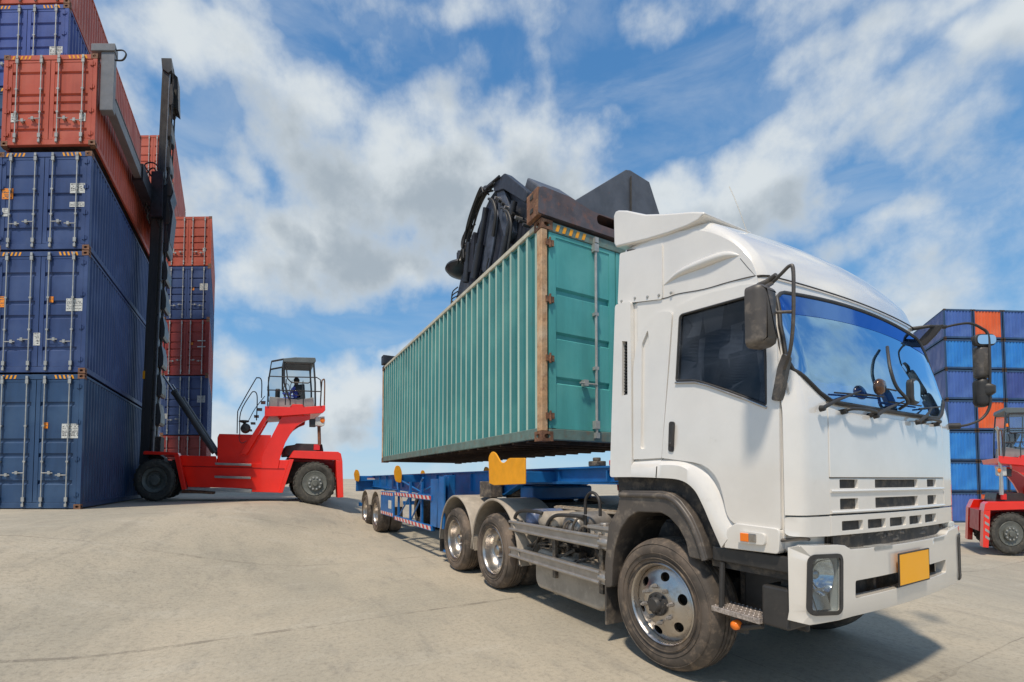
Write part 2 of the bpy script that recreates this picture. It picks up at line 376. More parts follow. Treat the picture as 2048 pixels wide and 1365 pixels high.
c = mixc(t, math_(t, 'MULTIPLY', ramp01(t, noise_(22, 5, .7), .45, .7), .36), c, (.16, .145, .12))
c = mixc(t, math_(t, 'MULTIPLY', ramp01(t, noise_(70, 4, .75), .56, .70), .45), c, (.12, .11, .09))
# slab joints, wandering a little, with crumbled edges
sp_ = N(t, 'ShaderNodeSeparateXYZ'); t.links.new(mp.outputs[0], sp_.inputs[0])
def joint(coord, period, off, wob):
    q = math_(t, 'ADD', coord, math_(t, 'MULTIPLY_ADD', noise_(1.2, 4), wob, off-wob/2))
    return math_(t, 'ABSOLUTE', math_(t, 'SUBTRACT', math_(t, 'FRACT', math_(t, 'DIVIDE', q, period)), .5)), period
j1, p1_ = joint(sp_.outputs[1], 3.4, .2, .05); j2, p2_ = joint(sp_.outputs[0], 9.0, 1.1, .05)
wide = math_(t, 'MULTIPLY', ramp01(t, noise_(.8, 3), .42, .62), .035)
def line(j, per, w):
    return math_(t, 'LESS_THAN', math_(t, 'MULTIPLY', j, per), w)
lm = math_(t, 'MAXIMUM', line(j1, p1_, math_(t, 'ADD', wide, .006)), line(j2, p2_, .008))
lm = math_(t, 'MULTIPLY', lm, math_(t, 'MULTIPLY', ramp01(t, noise_(3.5, 6, .8), .38, .60), ramp01(t, noise_(.25, 3), .32, .50)))
c = mixc(t, math_(t, 'MULTIPLY', lm, .55), c, (.15, .13, .105))
t.links.new(c, b.inputs['Base Color']); b.inputs['Roughness'].default_value = .85; b.inputs['Specular IOR Level'].default_value = .25
bp = N(t, 'ShaderNodeBump'); bp.inputs['Strength'].default_value = .5; bp.inputs['Distance'].default_value = .014
hh = math_(t, 'SUBTRACT', math_(t, 'ADD', noise_(30, 6, .7), math_(t, 'MULTIPLY', noise_(4, 5), 1.5)), lm)
t.links.new(hh, bp.inputs['Height']); t.links.new(bp.outputs[0], b.inputs['Normal'])
tag(mb.build('ground', gm, smooth=60, recalc=False), 'pale dusty concrete yard with worn slab joints', 'ground', kind='structure')
# ------------------------------------------------------------------ shipping containers
def corr(L, pitch, depth, a=.30, b=.20):
    """corrugation polyline along 0..L: (s, d) with d=0 on the outer crest, d=depth in the valley"""
    n = max(1, round(L/pitch)); p = L/n; out = []
    for i in range(n):
        x = i*p
        out += [(x, 0), (x+a*p, 0), (x+(a+b)*p, depth), (x+(1-b)*p, depth)]
    out.append((L, 0)); return out
def container(name, label, P, ex, ey, Wd, L, H, col, frame=None, wall=None, detail=2, group=None, corrug=(.215, .034, .30, .20), cat='container',
              ribs=(.14, .30, .46, .60, .80), rail=.12, placards=(), near='right', cast_mat=None, doors=True, hatch=True, bars=(.22, .80), post=None, toprail=None, crest=None):
    ex = Vector(ex); ey = Vector(ey)
    def xf(p): return Vector((ex.x*p.x+ey.x*p.y, ex.y*p.x+ey.y*p.y, p.z))
    root = empty(name, P, 0, label, cat, group)
    frame = frame or col; cast_mat = cast_mat or M_rust
    # body: corrugated walls, roof, floor, blank end
    body = MB(); z0, z1 = .15, H-.07
    cp = corr(L-.24, *corrug)
    for side in (0, 1):
        v = []; 
        for (s_, d) in cp:
            x = Wd-.012-d if side else .012+d
            v += [(x, .12+s_, z0), (x, .12+s_, z1)]
        f = [(2*i, 2*i+1, 2*i+3, 2*i+2) for i in range(len(cp)-1)]
        body.add(v, f)
    cb = corr(Wd-.24, *corrug)
    for yy, sg in ((L-.012, -1),)+(() if doors else ((.012, 1),)):
        v = []
        for (s_, d) in cb: v += [(.12+s_, yy+sg*d, z0), (.12+s_, yy+sg*d, z1)]
        if yy < 1:
            ew = MB(); ew.add(v, [(2*i, 2*i+1, 2*i+3, 2*i+2) for i in range(len(cb)-1)]); ew.build('end_wall', col, root, xf=xf)
        else: body.add(v, [(2*i, 2*i+1, 2*i+3, 2*i+2) for i in range(len(cb)-1)])
    body.box(.03, Wd-.03, .08, L-.05, H-.10, H-.045)
    bo = body.build('body', wall or col, root, xf=xf)
    if crest is not None:                           # pale colour on the outer crests, standing in for sunlit rib lines
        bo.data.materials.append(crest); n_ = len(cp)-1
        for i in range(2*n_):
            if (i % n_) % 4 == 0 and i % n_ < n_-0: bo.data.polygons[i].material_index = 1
    fl = MB(); fl.box(.05, Wd-.05, .06, L-.06, .10, .145)
    if detail >= 3:
        k = .4
        while k < L-.3: fl.box(.06, Wd-.06, k, k+.06, .005, .10); k += .38
    fl.build('floor', M_rustdark, root, xf=xf)
    fr = MB(); pw = .11 if post is None else .085; tr_ = MB()
    for x in (0, Wd-pw):
        tgt = fr if post is None else MB()
        tgt.box(x, x+pw, 0, .11, .12, H-.12); tgt.box(x, x+pw, L-.11, L, .12, H-.12)
        if post is not None:
            for h_ in (0, 1):
                p_ = MB(); p_.v = tgt.v[8*h_:8*h_+8]; p_.f = tgt.f[:6]; p_.build('corner_post', post, root, xf=xf, bevel=.006, seg=1)
        xr = 0 if x == 0 else Wd-.06
        fr.box(xr, xr+.06, .11, L-.11, 0.03, .16); (tr_ if toprail is not None else fr).box(xr, xr+.06, .11, L-.11, H-.075, H-.012)
    fr.box(.11, Wd-.11, .0, .10, 0.02, .15); fr.box(.11, Wd-.11, 0, .10, H-.13, H-.01)
    fr.box(.11, Wd-.11, L-.10, L, 0.02, .15); fr.box(.11, Wd-.11, L-.10, L, H-.13, H-.01)
    fr.build('frame', frame, root, xf=xf, bevel=.006 if detail >= 2 else 0, seg=1)
    if toprail is not None:
        for h_ in (0, 1):
            p_ = MB(); p_.v = tr_.v[8*h_:8*h_+8]; p_.f = tr_.f[:6]; p_.build('top_rail', toprail, root, xf=xf, bevel=.006, seg=1)
    # corner castings with their oval holes
    c_list = [(x, y, z) for x in (0, 1) for y in (0, 1) for z in (0, 1)]
    for (cx, cy, cz) in c_list:
        if detail < 2 and cy == 1: continue
        w_, d_, h_ = .165, .165, .118
        x0 = -.004 if cx == 0 else Wd-w_+.004; y0 = -.004 if cy == 0 else L-d_+.004; zz = 0 if cz == 0 else H-h_
        c_ = MB()
        if detail >= 2 and cy == 0:
            hole = [(x0+w_/2+.034*math.cos(a)*1.3, zz+h_/2+.028*math.sin(a)) for a in [i*math.pi/6 for i in range(12)]]
            c_.plate([(x0, zz), (x0+w_, zz), (x0+w_, zz+h_), (x0, zz+h_)], lambda a, b_, t_: (a, y0+.02-t_, b_), .02, [hole], res=1, inner=False)
            xs_ = x0+w_ if cx else x0; sg = -1 if cx else 1
            hy = [(y0+d_/2+.034*math.cos(a)*1.2, zz+h_/2+.028*math.sin(a)) for a in [i*math.pi/6 for i in range(12)]]
            c_.plate([(y0+.02, zz), (y0+d_, zz), (y0+d_, zz+h_), (y0+.02, zz+h_)], lambda a, b_, t_: (xs_+sg*(.02-t_), a, b_), .02, [hy], res=1, inner=False)
            c_.box(x0+.021, x0+w_-.021, y0+.05, y0+d_-.001, zz+.001, zz+h_-.001)
        else: c_.box(x0, x0+w_, y0, y0+d_, zz, zz+h_)
        c_.build('corner_casting', cast_mat, root, xf=xf)
    if hatch and detail >= 2:
        for sx_ in (0, 1):
            hz = MB(); k = .20
            while k < .62:
                x = k if sx_ == 0 else Wd-k-.09
                dx = .03 if sx_ == 0 else -.03
                hz.add([(x, -.004, H-.115), (x+.045, -.004, H-.115), (x+.045+dx, -.004, H-.03), (x+dx, -.004, H-.03)], [(0, 1, 2, 3)])
                k += .10
            hz.build('hazard_stripes', M_yellow, root, xf=xf)
    if not doors: return root
    dz0, dz1 = .16, H-.135; dh = dz1-dz0; mid = Wd/2
    for k, (a, b_) in enumerate(((.115, mid-.008), (mid+.008, Wd-.115))):
        d = MB(); prof = [(dz0, .03), (dz0+.02, .02)]
        for r_ in ribs:
            zc = dz0+r_*dh; hw = .045*H/2.6
            prof += [(zc-hw, .02), (zc-hw*.5, .055), (zc+hw*.5, .055), (zc+hw, .02)]
        prof += [(dz1-.02, .02), (dz1, .03)]
        ii = .10
        # ribbed field between flat side stiles
        vs = []
        for (z, y) in prof: vs += [(a+ii, y, z), (b_-ii, y, z)]
        d.add(vs, [(2*i, 2*i+1, 2*i+3, 2*i+2) for i in range(len(prof)-1)])
        d.box(a, a+ii, .012, .07, dz0, dz1); d.box(b_-ii, b_, .012, .07, dz0, dz1)
        d.box(a+ii, b_-ii, .012, .07, dz0-.005, dz0+.05); d.box(a+ii, b_-ii, .012, .07, dz1-.05, dz1)
        door = d.build('door', col, root, xf=xf)
        if detail < 1: continue
        w_ = b_-a
        for frac in bars:
            x = a+w_*(frac if k == 0 else 1-frac); bar = MB()
            bar.tube([(x, -.028, dz0-.09), (x, -.028, dz1+.06)], .017*(1.15 if detail < 2 else 1), 8)
            for z in (dz0+.02, dz1-.10): bar.box(x-.035, x+.035, -.05, .012, z, z+.10)
            for z in (dz0-.10, dz1+.01): bar.box(x-.028, x+.028, -.055, -.004, z, z+.07)
            for q in (.33, .62): bar.box(x-.03, x+.03, -.045, .012, dz0+q*dh-.02, dz0+q*dh+.02)
            bar.build('locking_bar', M_steel, door, xf=xf)
            hd = MB(); zz = dz0+.22*dh+(.0 if frac < .5 else .05); sg = 1 if (k == 0) == (frac < .5) else -1
            sg = 1 if frac < .5 else -1
            if k == 1: sg = -sg
            hd.tube([(x, -.04, zz), (x+sg*.26*w_, -.045, zz)], .012, 6); hd.box(min(x+sg*.14*w_, x+sg*.2*w_), max(x+sg*.14*w_, x+sg*.2*w_), -.055, .012, zz-.03, zz+.045)
            hd.build('handle', M_steel, door, xf=xf)
        if detail >= 2:
            xh = a if k == 0 else b_
            for q in (.06, .35, .65, .94):
                hg = MB(); hg.box(xh-.06, xh+.06, -.012, .011, dz0+q*dh-.035, dz0+q*dh+.035); hg.cyl((xh, -.014, dz0+q*dh-.06), (xh, -.014, dz0+q*dh+.06), .014, n=8)
                hg.build('hinge', cast_mat if frame is not col else frame, door, xf=xf)
        for (kk, fx, fz, pw_, ph_, m_) in placards:
            if kk == k:
                p = MB(); x = a+w_*fx; z = dz0+dh*fz; p.box(x, x+pw_, .008, .012, z, z+ph_); nb_ = len(p.f); rr_ = random.Random(int(fx*1000+fz*77)); zz = z+ph_-.035
                while zz > z+.02:
                    xx = x+.02; hh_ = rr_.choice((.014, .022))
                    while xx < x+pw_-.03:
                        ww_ = rr_.uniform(.01, .05); xe = min(xx+ww_, x+pw_-.015)
                        if rr_.random() < .75: p.add([(xx, .0065, zz), (xe, .0065, zz), (xe, .0065, zz+hh_), (xx, .0065, zz+hh_)], [(0, 1, 2, 3)])
                        xx += ww_+.012
                    zz -= hh_+rr_.choice((.014, .03))
                po = p.build('placard', m_, door, xf=xf, recalc=False); po.data.materials.append(M_ink)
                for i_ in range(nb_, len(po.data.polygons)): po.data.polygons[i_].material_index = 1
    return root
# --- directions of the rows
EXA, EYA = (1, -.02), (-.489, .873)
LA = 8.3; WA = 2.30
zb = gz(-10.6, 10.5)
CX, CY = -10.05, 10.5
def at(x, y): return (CX-WA*EXA[0]+x, CY-WA*EXA[1]+y)
z = zb
PLA = [(1, .62, .52, .42, .34, M_placard), (1, .18, .60, .12, .14, M_oplac)]
PLB = [(1, .62, .50, .40, .30, M_placard), (1, .22, .58, .10, .14, M_oplac), (0, .02, .54, .16, .26, M_oplac), (1, -.12, .19, .16, .3, M_placard)]
PLC = [(1, .62, .58, .36, .24, M_placard), (1, .62, .42, .36, .12, M_placard), (0, .02, .52, .27, .26, M_oplac), (0, .04, .32, .14, .2, M_placard)]
zs = []
for k, (h, c_, pl, lb) in enumerate(((3.2, P_dblue, PLA, 'weathered steel-blue container at the bottom of the near left stack, on the ground'),
                                (2.95, P_navy, PLB, 'navy container second from the ground in the near left stack, paper on its bars'),
                                (2.42, P_navy, PLC, 'navy container with large orange placard, third from ground and under the lifted orange one'))):
    p = at(0, 0); container('shipping_container', lb, (p[0], p[1], z), EXA, EYA, WA, LA, h-.02, c_, frame=(P_dblue, P_navy, P_navy)[k], detail=2, group='containers of the near left stack', placards=pl, ribs=((.16, .38, .50, .80), (.16, .45, .58, .84), (.17, .38, .57, .78))[k])
    z += h; zs.append(z)
z3 = z
p = at(.08, -.02)
container('shipping_container', 'orange-red container held by the red lift truck above the near left stack', (p[0], p[1], z3+.12), EXA, EYA, WA, LA, 2.25, P_orange, detail=2, group='containers of the near left stack',
    placards=[(0, .10, .22, .17, .22, M_placard), (1, .72, .22, .15, .2, M_placard)], ribs=(.12, .34, .46, .56, .84))
HELD = (p[0]+WA, p[1], z3+.12+2.25)
# the column behind and left of it
z = zb
for k, (h, c_, fr_, lb) in enumerate(((3.1, P_navy, None, 'navy container hidden at the foot of the far left column'), (2.95, P_navy, None, 'navy container second from the ground in the far left column'),
        (2.5, P_navy, None, 'navy container third from the ground in the far left column'), (2.75, P_dblue, None, 'dark steel-blue container sliver left of the lifted orange container'),
        (2.3, P_blue, None, 'light blue container with white placard at the top left corner of the photo'), (1.9, P_orange, None, 'orange container topmost of the left column, above the light blue one'))):
    q = (CX-1.95-WA, CY+1.3)
    container('shipping_container', lb, (q[0], q[1], z), EXA, EYA, WA, LA, h-.02, c_, wall=(P_pink if k == 5 else None), detail=2 if k in (3, 4, 5) else 1, group='containers of the far left column', placards=[(1, .62, .32, .36, .3, M_placard)] if k == 4 else ())
    z += h
# --- row behind the lift truck
EYB = (-.538, .843)
PB = (-17.42, 22.2); zb2 = gz(*PB)
PM = [(1, .60, .55, .4, .34, M_placard), (0, .06, .25, .16, .24, M_placard), (1, .2, .55, .14, .12, M_oplac)]
z = zb2
for k, (h, c_, lb, pl) in enumerate(((2.87, P_red, 'dark red container at the foot of the stack behind the red lift truck', ()), (2.97, P_navy, 'navy container with white placard just above the bottom one, behind the tilt cylinder', PM[:2]),
        (2.82, P_red, 'dark red container in the middle of the stack behind the mast', [PM[2], (1, .55, .5, .4, .05, M_placard), (1, .55, .62, .4, .05, M_placard)]),
        (2.70, P_navy, 'navy container with white placards second from the top, behind the mast', PM), (2.55, P_orange, 'orange-red container on top of the short stack right of the mast', [(0, .14, .24, .2, .2, M_placard), (1, .7, .26, .16, .18, M_placard)]))):
    container('shipping_container', lb, (PB[0], PB[1], z), EXA, EYB, 2.36, LA, h-.02, c_, wall=P_pink if c_ is P_orange else None, detail=1, group='containers of the stack behind the red lift truck', placards=pl)
    z += h
PC = (-20.8, 24.0); z = gz(*PC)
for k in range(7):
    container('shipping_container', ['dark red container at the foot of the tall stack behind the mast', 'navy container second up in the tall stack behind the mast', 'dark red container third up in the tall stack behind the mast', 'navy container fourth up in the tall stack behind the mast',
        'navy container fifth up in the tall stack behind the mast', 'faded red container second from top of the tall stack behind the mast', 'bright orange-red container topping the tall stack behind the mast'][k], (PC[0], PC[1], z), EXA, EYB, 2.36, LA, 2.77,
        (P_red, P_navy, P_red, P_navy, P_navy, P_orange, P_orange)[k], wall=P_pink if k > 4 else None, detail=1, group='containers of the tall stack behind the mast', placards=())
    z += 2.79
# --- stacks on the right
EXR, EYR = (.998, .06), (.438, .899)
ZR = 31.5; XR = (1898-1024)/900*ZR; zr = -1.62; hr = 2.17
cols = [[P_indigo, P_bright, P_bright, P_indigo, P_indigo, P_bright, P_indigo], [P_lorange, P_bright, P_indigo, P_lorange, P_bright, P_bright, P_lorange],
        [P_indigo, P_bright, P_bright, P_indigo, P_blue, P_bright, P_indigo], [P_bright, P_indigo, P_bright, P_lorange, P_indigo, P_lorange, P_bright]]
nm = {P_indigo.name: 'indigo', P_bright.name: 'bright blue', P_lorange.name: 'orange', P_blue.name: 'deep blue'}
ordn = ['bottom', 'second from bottom', 'third from bottom', 'middle', 'third from top', 'second from top', 'top']
coln = ['leftmost', 'second', 'third', 'rightmost']
for ci, cl in enumerate(cols):
    for k, c_ in enumerate(cl):
        x = XR+ci*2.24*EXR[0]; y = ZR+ci*2.24*EXR[1]
        container('shipping_container', '%s corrugated container, %s level of the %s column in the right-hand stacks' % (nm[c_.name], ordn[k], coln[ci]), (x, y, zr+k*hr), EXR, EYR, 2.18, 7.5, hr-.05, c_,
            wall=P_lav if ci == 0 else None, frame=P_dblue, detail=0, group='containers of the right-hand stacks', doors=False, corrug=(.24, .04, .3, .2), cast_mat=M_rustdark)
# ================================================================== tractor unit (local axes: x forward, y across to the far side, z up)
TO = (1.132, 3.495); TRZ = math.atan2(-.87593, .48244)
truck = empty('semi_truck', (TO[0], TO[1], 0), TRZ, 'white cab tractor unit with roof fairing and orange front plate, coupled to the blue trailer', 'truck')
WD = 2.26; V0 = .03; VC = WD/2
def interp(pts, x):
    if x <= pts[0][0]: return pts[0][1]
    for (a, ya), (b, yb) in zip(pts, pts[1:]):
        if x <= b:
            t = (x-a)/(b-a); return ya+(yb-ya)*t
    return pts[-1][1]
UFP = [(0, 1.10), (1.85, 1.10), (1.95, 1.09), (2.1, 1.065), (2.3, 1.02), (2.5, .965), (2.65, .915), (2.74, .89)]
def bow(v): return .065*((v-VC)/VC)**2
def FS(v, w, o, r=.10, uf=None, lo=None, hi=None):
    lo = 0. if lo is None else lo; hi = WD if hi is None else hi
    u = (interp(UFP, w) if uf is None else uf)-bow(v)
    nx, ny = 1., 0.
    if v < lo+r: s = (lo+r-v)/r; s = min(1, max(0, s)); c = math.sqrt(max(0, 1-s*s)); u -= r*(1-c); nx, ny = c, -s
    if v > hi-r: s = (v-hi+r)/r; s = min(1, max(0, s)); c = math.sqrt(max(0, 1-s*s)); u -= r*(1-c); nx, ny = c, s
    return (u+nx*o, v+ny*o, w)
def SIDE(v0):                      # map (u, w, offset outwards) on the near side
    return lambda u, w, o: (u, v0-o, w)
# ---- cab shell: closed side profile swept across, edges rounded
prof = [(-.30, 1.47, 0), (0, 1.47, 0), (.257, 1.455, 0), (.381, 1.397, 0), (.463, 1.28, 0), (.518, 1.16, 0), (.575, 1.005, 0), (1.03, 1.01, 0),
        (1.04, 1.90, 0), (1.078, 1.955, 0), (1.05, 2.1, 0), (1.005, 2.3, 0), (.95, 2.5, 0), (.90, 2.65, 0), (.885, 2.76, .05), (.84, 2.90, .1), (.73, 3.06, .1), (.53, 3.25, .15), (.27, 3.39, .15), (0, 3.46, .1), (-.42, 3.47, .03),
        (-.43, 2.98, 0), (-.30, 2.95, 0)]
pp = rounded([(a, b) for a, b, c in prof], [c for a, b, c in prof], 5)
def inset(poly, d):
    n = len(poly); out = []
    ar = sum(poly[i][0]*poly[(i+1) % n][1]-poly[(i+1) % n][0]*poly[i][1] for i in range(n))
    sg = 1 if ar > 0 else -1
    for i in range(n):
        a = Vector(poly[i-1]); b = Vector(poly[i]); c = Vector(poly[(i+1) % n])
        e1 = (b-a).normalized(); e2 = (c-b).normalized()
        n1 = Vector((-e1.y, e1.x))*sg; n2 = Vector((-e2.y, e2.x))*sg
        m = (n1+n2); m = m.normalized() if m.length > 1e-6 else n1
        k = max(.5, m.dot(n1)); q = b+m*(d/k); out.append((q.x, q.y))
    return out
mb = MB(); vs = []; rc = .085; mm = len(pp)
vv = [V0+rc*(1-math.cos(math.pi/2*i/7)) for i in range(8)]; vv += [V0+rc+(WD-2*V0-2*rc)*i/12 for i in range(1, 12)]; vv += [WD-x for x in vv[7::-1]]
for v in vv:
    e = min(v-V0, WD-V0-v); d = rc-math.sqrt(max(0, rc*rc-(rc-e)**2)) if e < rc else 0
    for (u, w) in inset(pp, d):
        vs.append((u-bow(v)*S((u-.2)/.6), v, w+(.045*(1-((v-VC)/VC)**2)*S((w-2.8)/.3))))
nv = len(vv); f = [(j*mm+i, j*mm+(i+1) % mm, (j+1)*mm+(i+1) % mm, (j+1)*mm+i) for j in range(nv-1) for i in range(mm)]
f += [tuple(range(mm)), tuple((nv-1)*mm+i for i in range(mm))[::-1]]
mb.add(vs, f)
cab = mb.build('cab_body', M_white, truck, smooth=38)
mb = MB(); mb.plate(inset(pp, rc*.9), SIDE(V0), .004, res=.2); mb.build('side_skin', M_white, truck)
# ---- roof side wing
wing = [(-.42, 3.49), (-.1, 3.395), (.12, 3.34), (.30, 3.305), (.40, 3.30), (.46, 3.325), (.44, 3.345), (.34, 3.40), (.22, 3.455), (.08, 3.52), (-.10, 3.61), (-.32, 3.76), (-.42, 3.815), (-.46, 3.825), (-.485, 3.79), (-.48, 3.54), (-.46, 3.50)]
for y0, y1 in ((.0, .55), (WD-.55, WD)):
    mb = MB(); mb.prism(wing, y0, y1, 'y'); mb.build('roof_wing', M_white, truck, smooth=50, bevel=.035, seg=4)
mb = MB(); mb.prism([(-.44, 3.46), (.1, 3.40), (.1, 3.50), (-.12, 3.62), (-.36, 3.76), (-.44, 3.76)], .5, WD-.5, 'y'); mb.build('roof_deflector', M_white, truck, bevel=.03)
# ---- side extender with its slot
ext = rounded([(-.545, 1.475), (-.275, 1.475), (-.272, 2.95), (-.46, 2.985)], [.03, .01, .02, .03], 3)
slot = [(-.385, 2.17), (-.315, 2.17), (-.312, 2.62), (-.375, 2.64)]
for y, sg in ((V0, 1), (WD-V0, -1)):
    mb = MB(); mb.plate(ext, (lambda u, w, o, y=y, sg=sg: (u, y-sg*o, w)), .038, [slot], res=.2)
    e_ = mb.build('side_extender', M_white, truck, smooth=30, bevel=.008)
mb = MB(); mb.box(-.292, -.10, V0+.004, V0+.12, 1.50, 2.93); mb.build('rear_corner_post', M_white, truck, bevel=.004)
g_ = MB(); g_.box(-.40, -.30, V0+.012, V0+.03, 2.15, 2.66)
k = 2.18
while k < 2.62: g_.box(-.385, -.315, V0-.012, V0+.010, k, k+.008); k += .026
g_.build('vent_grille', M_black, truck)
mb = MB(); mb.plate(rounded([(-.45, 2.99), (.05, 2.86), (.055, 3.30), (-.42, 3.43)], .02, 2), SIDE(V0), .016, res=.2); mb.build('fairing_side_panel', M_white, truck, smooth=30, bevel=.004)
mb = MB()
for (u, w) in ((-.40, 3.0), (-.24, 2.97), (-.1, 2.93), (.02, 2.90), (.14, 2.875)): mb.lathe([(0, -.008), (.010, -.006), (.013, 0)], (u, V0-.017, w), 'y', 10)
mb.build('panel_screws', M_steel, truck)
# step-out crease on the fairing side
mb = MB(); cr_ = smoothpath([(.06, V0, 2.97), (.22, V0-.004, 3.0), (.45, V0-.006, 2.985), (.60, V0-.004, 2.965), (.70, V0+.004, 2.92)], 5)
mb.tube(cr_, [.004+.030*math.sin(math.pi*min(1, (i+.5)/len(cr_))) for i in range(len(cr_))], 10); mb.build('fairing_crease', M_white, truck, smooth=60)
def seam(name, pts, r=.0035, m=M_black, sm=True): 
    mb = MB(); mb.tube(smoothpath(pts, 4) if sm else pts, r, 5); return mb.build(name, m, truck)
seam('roof_seam', [(-.28, V0-.005, 2.945), (.05, V0-.005, 2.865), (.19, V0-.005, 2.85), (.42, V0-.005, 2.80), (.62, V0-.005, 2.775), (.80, V0-.003, 2.745), (.86, V0+.05, 2.735)])
seam('roof_seam', [(.80, V0-.002, 2.745), (.75, V0-.003, 2.82), (.70, V0-.003, 2.90)], .0025)
seam('roof_seam', [FS(v, 2.745, .006, lo=V0, hi=WD-V0) for v in (.05, .09, .2, .5, .9, 1.3, 1.7, 2.05, 2.17, 2.21)], .005)
# ---- rear side panel with flute
rp = rounded([(-.268, 1.62), (.035, 1.62), (.155, 2.72), (.05, 2.765), (-.10, 2.73), (-.21, 2.60), (-.258, 2.40)], [.01, .01, .03, .05, .08, .08, .06], 4)
fl = rounded([(-.185, 1.70), (-.125, 1.70), (-.075, 2.52), (-.09, 2.66), (-.16, 2.56)], .025, 5)
mb = MB(); mb.plate(rp, SIDE(V0), .026, [fl], res=.1); mb.build('rear_side_panel', M_white, truck, smooth=30, bevel=.009, seg=3)
mb = MB(); mb.plate(inset(fl, -.012), SIDE(V0), .006, res=.1); mb.build('panel_flute', M_white, truck)
# ---- door
dr = rounded([(.045, 1.62), (.52, 1.55), (.60, 1.16), (.94, 1.16), (.952, 2.03), (.938, 2.26), (.90, 2.50), (.855, 2.66), (.76, 2.705), (.40, 2.76), (.185, 2.745), (.168, 2.70)], [.0, .2, .1, .01, .05, .1, .2, .06, .05, .1, .04, .02], 5)
win = rounded([(.188, 2.19), (.36, 2.16), (.60, 2.05), (.872, 1.905), (.868, 2.30), (.84, 2.57), (.78, 2.62), (.228, 2.672)], [.02, .05, .12, .02, .3, .04, .05, .03], 6)
mb = MB(); mb.plate(dr, lambda u, w, o: (u, V0-o*(1+.35*max(0, 1-abs(w-1.75)/.55)), w), .026, [win], res=.07)
door = mb.build('side_door', M_white, truck, smooth=28, bevel=.006, seg=2)
mb = MB(); mb.plate(inset(dr, -.007), SIDE(V0), .003, res=.15); mb.build('door_gap', M_dark, door)
mb = MB(); mb.tube([(u, V0-.026, w) for u, w in resample(win, .03)], .0085, 8, close=True); mb.build('window_seal', M_black, door, smooth=60)
mb = MB(); mb.tube([(u, V0-.035, w) for u, w in ((.185, 2.175), (.36, 2.145), (.46, 2.105), (.60, 2.035), (.74, 1.965), (.875, 1.892))], .008, 8); mb.build('window_trim', M_chrome, door, smooth=60)
mb = MB(); mb.plate(inset(win, -.004), SIDE(V0), .012, res=.15); mb.build('window', M_sg, door)
mb = MB(); mb.plate(inset(win, -.002), SIDE(V0), .004, res=.2); cb_ = mb.build('window_interior', mat('cab_interior', (.018, .02, .026), .6, var=.5, scale=4, streak=True), door)
mb = MB(); mb.plate(rounded([(.113, 1.665), (.165, 1.66), (.178, 1.885), (.125, 1.892)], .022, 4), SIDE(V0-.02), .022, res=.3); hd_ = mb.build('door_handle', M_black, door, smooth=40, bevel=.006)
mb = MB(); mb.tube([(.16, V0-.048, 1.70), (.17, V0-.056, 1.78), (.173, V0-.048, 1.86)], .011, 8); mb.lathe([(0, -.006), (.012, -.004), (.014, 0)], (.135, V0-.043, 1.72), 'y', 10); mb.build('handle_pull', M_black, door, smooth=60)
# ---- wheel-arch lip (lofted)
up = smoothpath([(-.272, V0-.002, 1.615), (.04, V0-.004, 1.615), (.25, V0-.006, 1.60), (.40, V0-.006, 1.53), (.50, V0-.006, 1.41), (.60, V0-.006, 1.20), (.66, V0-.004, 1.11)], 6)
mid = smoothpath([(-.272, V0-.050, 1.565), (.03, V0-.062, 1.565), (.25, V0-.066, 1.55), (.375, V0-.066, 1.47), (.46, V0-.066, 1.36), (.55, V0-.06, 1.17), (.60, V0-.05, 1.06)], 6)
low = smoothpath([(-.272, V0-.045, 1.475), (.007, V0-.06, 1.468), (.235, V0-.064, 1.452), (.355, V0-.064, 1.39), (.43, V0-.064, 1.28), (.49, V0-.058, 1.15), (.555, V0-.045, 1.003)], 6)
inn = [Vector((p.x, V0+.01, p.z)) for p in low]
mb = MB(); L_ = [up, mid, low, inn]; m_ = len(up); mb.add([p for q in L_ for p in q], [(j*m_+i, j*m_+i+1, (j+1)*m_+i+1, (j+1)*m_+i) for j in range(3) for i in range(m_-1)]+[(0, m_, 2*m_, 3*m_), (m_-1, 2*m_-1, 3*m_-1, 4*m_-1)])
mb.build('arch_lip', M_white, truck, smooth=50, bevel=0)
seam('lip_seam', [(.035, V0-.004, 1.615), (.022, V0-.064, 1.55), (.012, V0-.062, 1.47)], .004, sm=False)
mb = MB(); mb.prism(rounded([(.575, 1.005), (.935, 1.015), (.945, 1.165), (.66, 1.175), (.60, 1.13)], [.01, .02, .03, .03, .02], 3), V0-.045, V0+.02, 'y'); mb.build('lower_sill', M_white, truck, smooth=40, bevel=.012, seg=3)
mb = MB(); mb.plate(rounded([(.69, 1.055), (.865, 1.06), (.865, 1.13), (.70, 1.135)], .02, 4), SIDE(V0-.045), .022, res=.3); sl = mb.build('side_lamp', M_white, truck, smooth=40, bevel=.008)
mb = MB(); mb.box(.71, .765, V0-.073, V0-.066, 1.068, 1.12); mb.build('orange_lens', M_amber, sl, bevel=.004)
mb = MB(); mb.box(.767, .815, V0-.074, V0-.066, 1.07, 1.122); mb.build('clear_lens', M_chrome, sl, bevel=.004)
